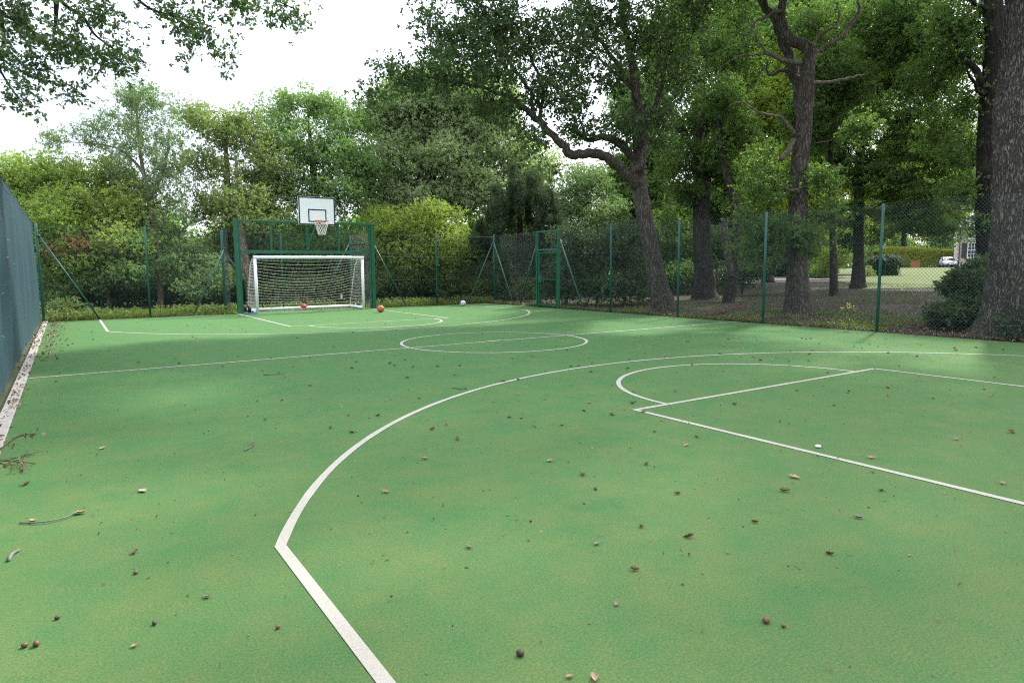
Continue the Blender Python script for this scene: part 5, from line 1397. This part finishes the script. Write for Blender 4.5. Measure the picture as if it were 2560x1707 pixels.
# ------------------------------------------------------------------ far house
def house():
    q = at(2383, 664.5, 94); q[2] = float(hz(q[0], q[1]))
    t = thing('stone_house', 'pale stone house with white sash window and dark shutters behind the trees', 'house', q)
    ray = (q - CAM) * [1, 1, 0]; ray /= np.linalg.norm(ray); xr = np.array([ray[1], -ray[0], 0]) * math.cos(.06) - ray * math.sin(.06); yr = np.array([-xr[1], xr[0], 0]); zr = np.array([0, 0, 1.0])
    A = (xr, yr, zr)
    Wd = lambda x, y, z: q + xr * x + yr * y + zr * z
    Lh, Dh, Hh = 11.0, 8.0, 5.8
    wins = [(1.55, 1.35), (5.0, 1.35), (8.3, 1.35), (1.55, 4.0), (5.0, 4.0), (8.3, 4.0)]
    ww, wh = 1.2, [2.1, 2.1, 2.1, 1.45, 1.45, 1.45]
    mb = MB()
    xs_ = [0]
    cols = sorted(set(w[0] for w in wins))
    prev = .32
    for cx in cols:
        mb.box(Wd((prev + cx) / 2, .15, Hh / 2), (cx - prev, .3, Hh), A)
        z0 = .0
        for (wx, wz), h in sorted([(w, h) for w, h in zip(wins, wh) if w[0] == cx], key=lambda k: k[0][1]):
            mb.box(Wd(cx + ww / 2, .15, (z0 + wz) / 2), (ww, .3, wz - z0), A); z0 = wz + h
        mb.box(Wd(cx + ww / 2, .15, (z0 + Hh) / 2), (ww, .3, Hh - z0), A)
        prev = cx + ww
    mb.box(Wd((prev + Lh) / 2, .15, Hh / 2), (Lh - prev, .3, Hh), A)
    mb.box(Wd(.15, Dh / 2 + .15, Hh / 2), (.3, Dh - .3, Hh), A); mb.box(Wd(Lh - .15, Dh / 2 + .15, Hh / 2), (.3, Dh - .3, Hh), A); mb.box(Wd(Lh / 2, Dh - .15, Hh / 2), (Lh - .6, .3, Hh), A)
    mb.build('wall', M['stone'], t)
    mb = MB()
    for k in range(12): mb.box(Wd(.16 if k % 2 else .20, .145, .24 + k * .48), (.32 if k % 2 else .42, .31, .46), A)
    mb.build('quoin', M['stone_l'], t)
    mb = MB(); mb.box(Wd(Lh / 2, -.04, .25), (Lh + .1, .1, .5), A); mb.build('plinth', M['stone_l'], t)
    mb = MB(); mb.box(Wd(1.0, -.095, .3), (.3, .02, .16), A); mb.build('air_vent', M['shut'], t)
    for (wx, wz), h in zip(wins, wh):
        f = MB()
        for x0, x1, z0, z1 in ((wx, wx + ww, wz, wz + .09), (wx, wx + ww, wz + h - .09, wz + h), (wx, wx + .09, wz + .09, wz + h - .09), (wx + ww - .09, wx + ww, wz + .09, wz + h - .09), (wx + .09, wx + ww - .09, wz + h / 2 - .04, wz + h / 2 + .04)):
            f.box(Wd((x0 + x1) / 2, .06, (z0 + z1) / 2), (x1 - x0, .08, z1 - z0), A)
        for i in (1, 2): f.box(Wd(wx + .09 + (ww - .18) * i / 3, .062, wz + h / 2), (.035, .05, h - .18), A)
        for i in (.25, .75): f.box(Wd(wx + ww / 2, .063, wz + h * i), (ww - .18, .045, .035), A)
        win = f.build('window', M['white'], t)
        p = MB(); p.box(Wd(wx + ww / 2, .10, wz + h / 2), (ww - .1, .02, h - .1), A); p.build('pane', M['glass'], win)
        s = MB(); s.box(Wd(wx + ww / 2, -.05, wz - .06), (ww + .2, .2, .1), A); s.build('sill', M['stone_l'], win)
        if wz < 3:
            for sx_ in (wx - .36, wx + ww + .36):
                sh = MB(); sh.box(Wd(sx_, -.03, wz + h / 2), (.62, .05, h), A)
                for k in range(14): sh.box(Wd(sx_, -.062, wz + .15 + k * (h - .2) / 14), (.5, .02, .08), A)
                sh.build('shutter', M['shut'], t)
    mb = MB(); mb.tube([Wd(.62, -.09, .05), Wd(.62, -.09, Hh - .1)], .05, 8); mb.build('downpipe', M['shut'], t, True)
    mb = MB()
    P = [Wd(-.4, -.4, Hh), Wd(Lh + .4, -.4, Hh), Wd(Lh + .4, Dh + .4, Hh), Wd(-.4, Dh + .4, Hh), Wd(3, Dh / 2, Hh + 2.6), Wd(Lh - 3, Dh / 2, Hh + 2.6)]
    mb.add(P, [(0, 1, 5, 4), (1, 2, 5), (2, 3, 4, 5), (3, 0, 4), (3, 2, 1, 0)])
    rf = mb.build('roof', M['slate'], t)
    mb = MB(); mb.box(Wd(3.2, Dh / 2, Hh + 2.9), (.7, .9, 1.6), A); mb.build('chimney', M['brick'], rf)
    mb = MB(); mb.bar(Wd(-.4, -.45, Hh - .06), Wd(Lh + .4, -.45, Hh - .06), .12); mb.build('gutter', M['white'], t)
house()

# ------------------------------------------------------------------ fallen leaves, acorns and twigs lying on the court
def gpix(px, py):
    dv = FW + RT * (px - 1280) / FPX + UP * (853.5 - py) / FPX
    return CAM + dv * (-CAM[2] / dv[2])
def leaf_data(name, mat, seed, curl, L=.085, lobed=True):
    g = random.Random(seed)
    bm = bmesh.new()
    N = 11
    rows = []
    for i in range(N):
        u = i / (N - 1)
        wdt = math.sin(math.pi * u ** .8) * .26 * (1 + (.35 * math.sin(u * 21 + seed) if lobed else 0)) + .008
        c = curl * (u - .45) ** 2 * 2.2
        row = []
        for s in (-1, -.5, 0, .5, 1):
            z = c * .5 + abs(s) ** 1.5 * wdt * curl * 1.5 + .01 * g.uniform(-1, 1)
            row.append(bm.verts.new((L * (u - .5), L * wdt * s, L * max(z, 0.0) + .004)))
        rows.append(row)
    for i in range(N - 1):
        for k in range(4): bm.faces.new((rows[i][k], rows[i + 1][k], rows[i + 1][k + 1], rows[i][k + 1]))
    e = [(-L * .5, 0, L * curl * .2 + .004), (-L * .72, .004, L * curl * .35 + .006)]
    a = [bm.verts.new((p[0], p[1] + d, p[2])) for p in e for d in (-.0012, .0012)]
    bm.faces.new((a[0], a[1], a[3], a[2]))
    r = bmesh.ops.extrude_face_region(bm, geom=list(bm.faces))
    for vv in r['geom']:
        if isinstance(vv, bmesh.types.BMVert): vv.co.z += .0008
    me = bpy.data.meshes.new(name); bm.to_mesh(me); bm.free()
    me.materials.append(mat)
    return me
LB_ = [plain('dry_leaf_brown', (.15, .085, .045), .8, 0, .35, 40, .2), plain('dry_leaf_tan', (.40, .26, .17), .8, 0, .25, 40, .2), plain('dry_leaf_olive', (.16, .15, .055), .8, 0, .35, 40, .2),
       plain('dry_leaf_pale', (.55, .45, .36), .8, 0, .15, 40, .2), plain('dry_leaf_grey', (.22, .20, .15), .8, 0, .2, 40, .2)]
kinds = [('curled brown oak leaf lying on the court', 0, .55), ('half curled tan oak leaf lying on the court', 1, .5), ('olive green half dry leaf lying on the court', 2, .4), ('small dark crumpled leaf lying on the court', 0, .6), ('grey brown curled leaf lying on the court', 4, .5)]
LD = [leaf_data('fallen_leaf', LB_[mi], 10 + i, cu) for i, (_, mi, cu) in enumerate(kinds)]
big_tan = leaf_data('fallen_leaf', LB_[1], 31, .35, .10); big_pale = leaf_data('fallen_leaf', LB_[3], 32, .3, .12); big_olive = leaf_data('fallen_leaf', LB_[2], 33, .6, .10)
def drop_leaf(me, x, y, label, s=1.0, rz=None, group='fallen leaves on the court', name='fallen_leaf', cat='leaf', tilt=.12):
    o = bpy.data.objects.new(name, me); COL.objects.link(o)
    o.location = (x, y, .003); o.rotation_euler = (random.uniform(-tilt, tilt), random.uniform(-tilt, tilt), random.uniform(0, 6.28) if rz is None else rz)
    o.scale = (s, s, s)
    return tag(o, label, cat, group)
def nut_data(name, mat, r, seed, cup=True):
    mb = MB(); mb.ball((0, 0, r * .9), r, 12, 8, (1.25, 1, .95), .06, seed)
    me_o = mb.build(name, mat, None, True); me = me_o.data; bpy.data.objects.remove(me_o); return me
ND = [nut_data('acorn', M['acorn'], .011, 1), nut_data('acorn', M['nut'], .011, 2), nut_data('acorn', M['acorn'], .013, 3)]
E_ = 1.0884
def D(x, y): return gpix(x * E_, y * E_)
named = [((235, 1031), big_tan, 'orange tan leaf lying alone on the shaded left of the court', 1.0), ((328, 1129), big_pale, 'large pale jagged leaf on the left of the court', 1.0),
         ((76, 1198), big_tan, 'long tan leaf touching the thin grey stick at the lower left', 1.0), ((1157, 877), big_olive, 'olive leaf lying on the near white arc', 1.25), ((1190, 873), big_olive, 'darker leaf right of the olive one on the near arc', .9),
         ((935, 869), big_olive, 'brown green leaf left of the near arc below the centre circle', 1.0), ((895, 835), big_olive, 'dark leaf just under the halfway line left of the circle', 1.2), ((1803, 1129), big_olive, 'long rolled leaf below the straight key line', 1.1),
         ((1825, 1098), big_tan, 'broken leaf cluster above the rolled leaf near the key line', 1.3), ((1970, 1190), LD[4], 'grey upturned leaf right of the rolled leaves', 1.1), ((2303, 1112), LD[1], 'thick tan leaf beside the key line at the right edge', 1.0),
         ((1338, 1092), big_olive, 'leaf with a thin stalk inside the near arc', .9), ((1370, 1251), LD[4], 'pale green curled leaf in the middle of the near court', .8), ((1458, 1310), LD[0], 'rust brown curled leaf in the middle of the near court', .9),
         ((1416, 1389), LD[4], 'light grey leaf low in the middle of the near court', .7), ((1078, 1258), LD[4], 'grey leaf beside a dark acorn right of the white corner', .9), ((1555, 1135), LD[0], 'dark brown leaf left of the key line', .9),
         ((1600, 1005), LD[0], 'brown leaf under the key line corner', .9), ((2005, 1085), LD[2], 'dull green leaf touching the lower side of the key line', .7), ((470, 753), big_tan, 'tan leaf beyond the far arc left of the goal', 1.2), ((640, 857), big_olive, 'olive leaf left of the centre circle', 1.0),
         ((310, 1270), LD[0], 'narrow brown leaf in the lower left of the court', .9), ((475, 1372), LD[4], 'pale leaf standing left of the white corner line', .8), ((310, 1485), LD[1], 'yellow tan chip at the bottom left of the court', .6), ((1365, 1560), LD[1], 'orange leaf cut by the bottom edge of the picture', .9), ((1307, 1557), LD[1], 'flat orange chip left of the bottom edge leaf', .6),
         ((1545, 770), big_tan, 'crumpled leaf right of the centre circle', 1.2), ((120, 778), big_tan, 'pair of leaf scraps beside the screen foot', 1.2)]
taken = []
for (x, y), me, lb, s in named:
    q = D(x, y); drop_leaf(me, q[0], q[1], lb, s * .62); taken.append(q[:2])
gr = random.Random(21)
cnt = 0
while cnt < 262:
    if gr.random() < .62: x, y = gr.uniform(-5.5, 6.5), gr.uniform(-9.2, -.5)
    else: x, y = gr.uniform(-7.2, 7.2), gr.uniform(-6, 12)
    if min(np.hypot(x - a, y - b) for a, b in taken) < .25: continue
    i = gr.choices(range(5), (5, 3, 1, 5, 2))[0]
    drop_leaf(LD[i], x, y, kinds[i][0], gr.uniform(.36, .78), tilt=.4); cnt += 1
def drop_nut(i, x, y, label, s=1.0, group='acorns on the court'):
    o = bpy.data.objects.new('acorn', ND[i]); COL.objects.link(o); o.location = (x, y, .001); o.rotation_euler = (0, 0, gr.uniform(0, 6.28)); o.scale = (s, s, s)
    return tag(o, label, 'acorn', group)
for (x, y), i, lb, s in [((1195, 1506), 1, 'large dark purple brown nut at the bottom centre', 1.35), ((1760, 1430), 2, 'golden brown acorn at the lower right', 1.25), ((1800, 1440), 0, 'small brown acorn right of the golden one', .9), ((57, 1486), 0, 'left acorn of a pair at the bottom left', 1.0), ((84, 1483), 2, 'right orange acorn of a pair at the bottom left', 1.0),
                         ((355, 1434), 1, 'dark acorn under a yellow husk at the lower left', .9), ((132, 1422), 1, 'dark acorn near the lower left of the court', .9), ((312, 1318), 0, 'brown acorn below the narrow brown leaf', .9), ((1368, 1125), 1, 'dark acorn inside the near arc', 1.0)]:
    q = D(x, y); drop_nut(i, q[0], q[1], lb, s * .88)
for k in range(80):
    x, y = (gr.uniform(-6.5, 3), gr.uniform(-9, 3)) if k % 3 else (gr.uniform(-7, 7), gr.uniform(-8, 11))
    i = gr.randrange(3)
    drop_nut(i, x, y, ['brown acorn lying on the court', 'dark acorn lying on the court', 'large brown acorn lying on the court'][i], gr.uniform(.35, .65))
q = D(1879, 1028); mb = MB(); mb.ball((q[0], q[1], .013), .022, 18, 10, (1.2, 1, .55)); tag(mb.build('pebble', M['pebble'], None, True), 'smooth white pebble lying inside the near key', 'pebble')
def twig(name, pts, r, mat, label, cat='twig', parent=None, taper=.4):
    mb = MB()
    for P, rr in pts:
        n = len(P); mb.tube(catmull(np.array(P), 3), np.linspace(rr, rr * taper, (n - 1) * 3 + 1 if n > 2 else n), 6)
    o = mb.build(name, M[mat], parent, True)
    return tag(o, label, cat) if parent is None else o
def GP(x, y, z=.008): q = D(x, y); return (q[0], q[1], z)
twig('twig', [([GP(45, 1203), GP(100, 1203, .012), GP(150, 1192, .012), GP(178, 1182, .02)], .0045)], 0, 'twig_g', 'thin grey stick ending at a crumpled leaf at the lower left', taper=.7)
q = D(182, 1180); drop_leaf(big_tan, q[0], q[1], 'crumpled tan leaf at the end of the grey stick', .8, tilt=.35)
twig('twig', [([GP(20, 1290), GP(28, 1276, .01), GP(45, 1266, .01)], .008)], 0, 'twig_g', 'short thick grey twig near the left edge', taper=.8)
twig('twig', [([GP(562, 1036), GP(582, 1026, .01)], .006), ([GP(582, 1026, .01), GP(578, 1014, .05)], .005)], 0, 'twig_g', 'forked grey twig standing left of the near arc')
twig('twig', [([GP(1040, 892), GP(1058, 895, .012), GP(1072, 894, .01)], .006)], 0, 'stem', 'thin dark twig left of the near arc leaves')
twig('twig', [([GP(605, 862), GP(640, 861, .012), GP(655, 858, .01)], .006)], 0, 'stem', 'dark twig beside the olive leaf left of the circle')
# bare broken branch by the kerb
b0 = np.array(GP(-20, 1062, .03))
t = thing('broken_branch', 'bare broken branch with withered leaves lying against the left kerb', 'branch', b0)
gb = random.Random(9)
mb = MB(); tips = []
def twigrec(p, d, L, r, lvl):
    P = [p]
    for k in range(4):
        d2 = d + np.array([gb.uniform(-.25, .25), gb.uniform(-.25, .25), gb.uniform(-.12, .12)]); d2 /= np.linalg.norm(d2)
        p = p + d2 * L / 4; p = np.array([p[0], p[1], max(.012, min(p[2], .16))]); P.append(p)
    mb.tube(P, np.linspace(r, r * .5, 5), 5)
    if lvl:
        for k in range(3): 
            a = gb.uniform(-.9, .9); c, s = math.cos(a), math.sin(a)
            twigrec(P[1 + k], np.array([d[0] * c - d[1] * s, d[0] * s + d[1] * c, gb.uniform(0, .35)]), L * .55, r * .6, lvl - 1)
    else: tips.append(P[-1])
dirb = np.array(GP(105, 1056)) - np.array(GP(0, 1050)); dirb /= np.linalg.norm(dirb)
twigrec(b0, dirb, .42, .006, 2); twigrec(b0 + [0, .03, 0], dirb * .6 + np.array([-.1, .8, .3]), .28, .005, 2)
mb.build('stem', M['stem'], t, True)
gl = np.random.default_rng(12)
leaf_mesh('withered_leaves', np.array(tips), gl.normal(0, 1, (len(tips), 3)), .045, .5, 2, LM['brown'], t, gl, tgroup=gl.random(len(tips)))
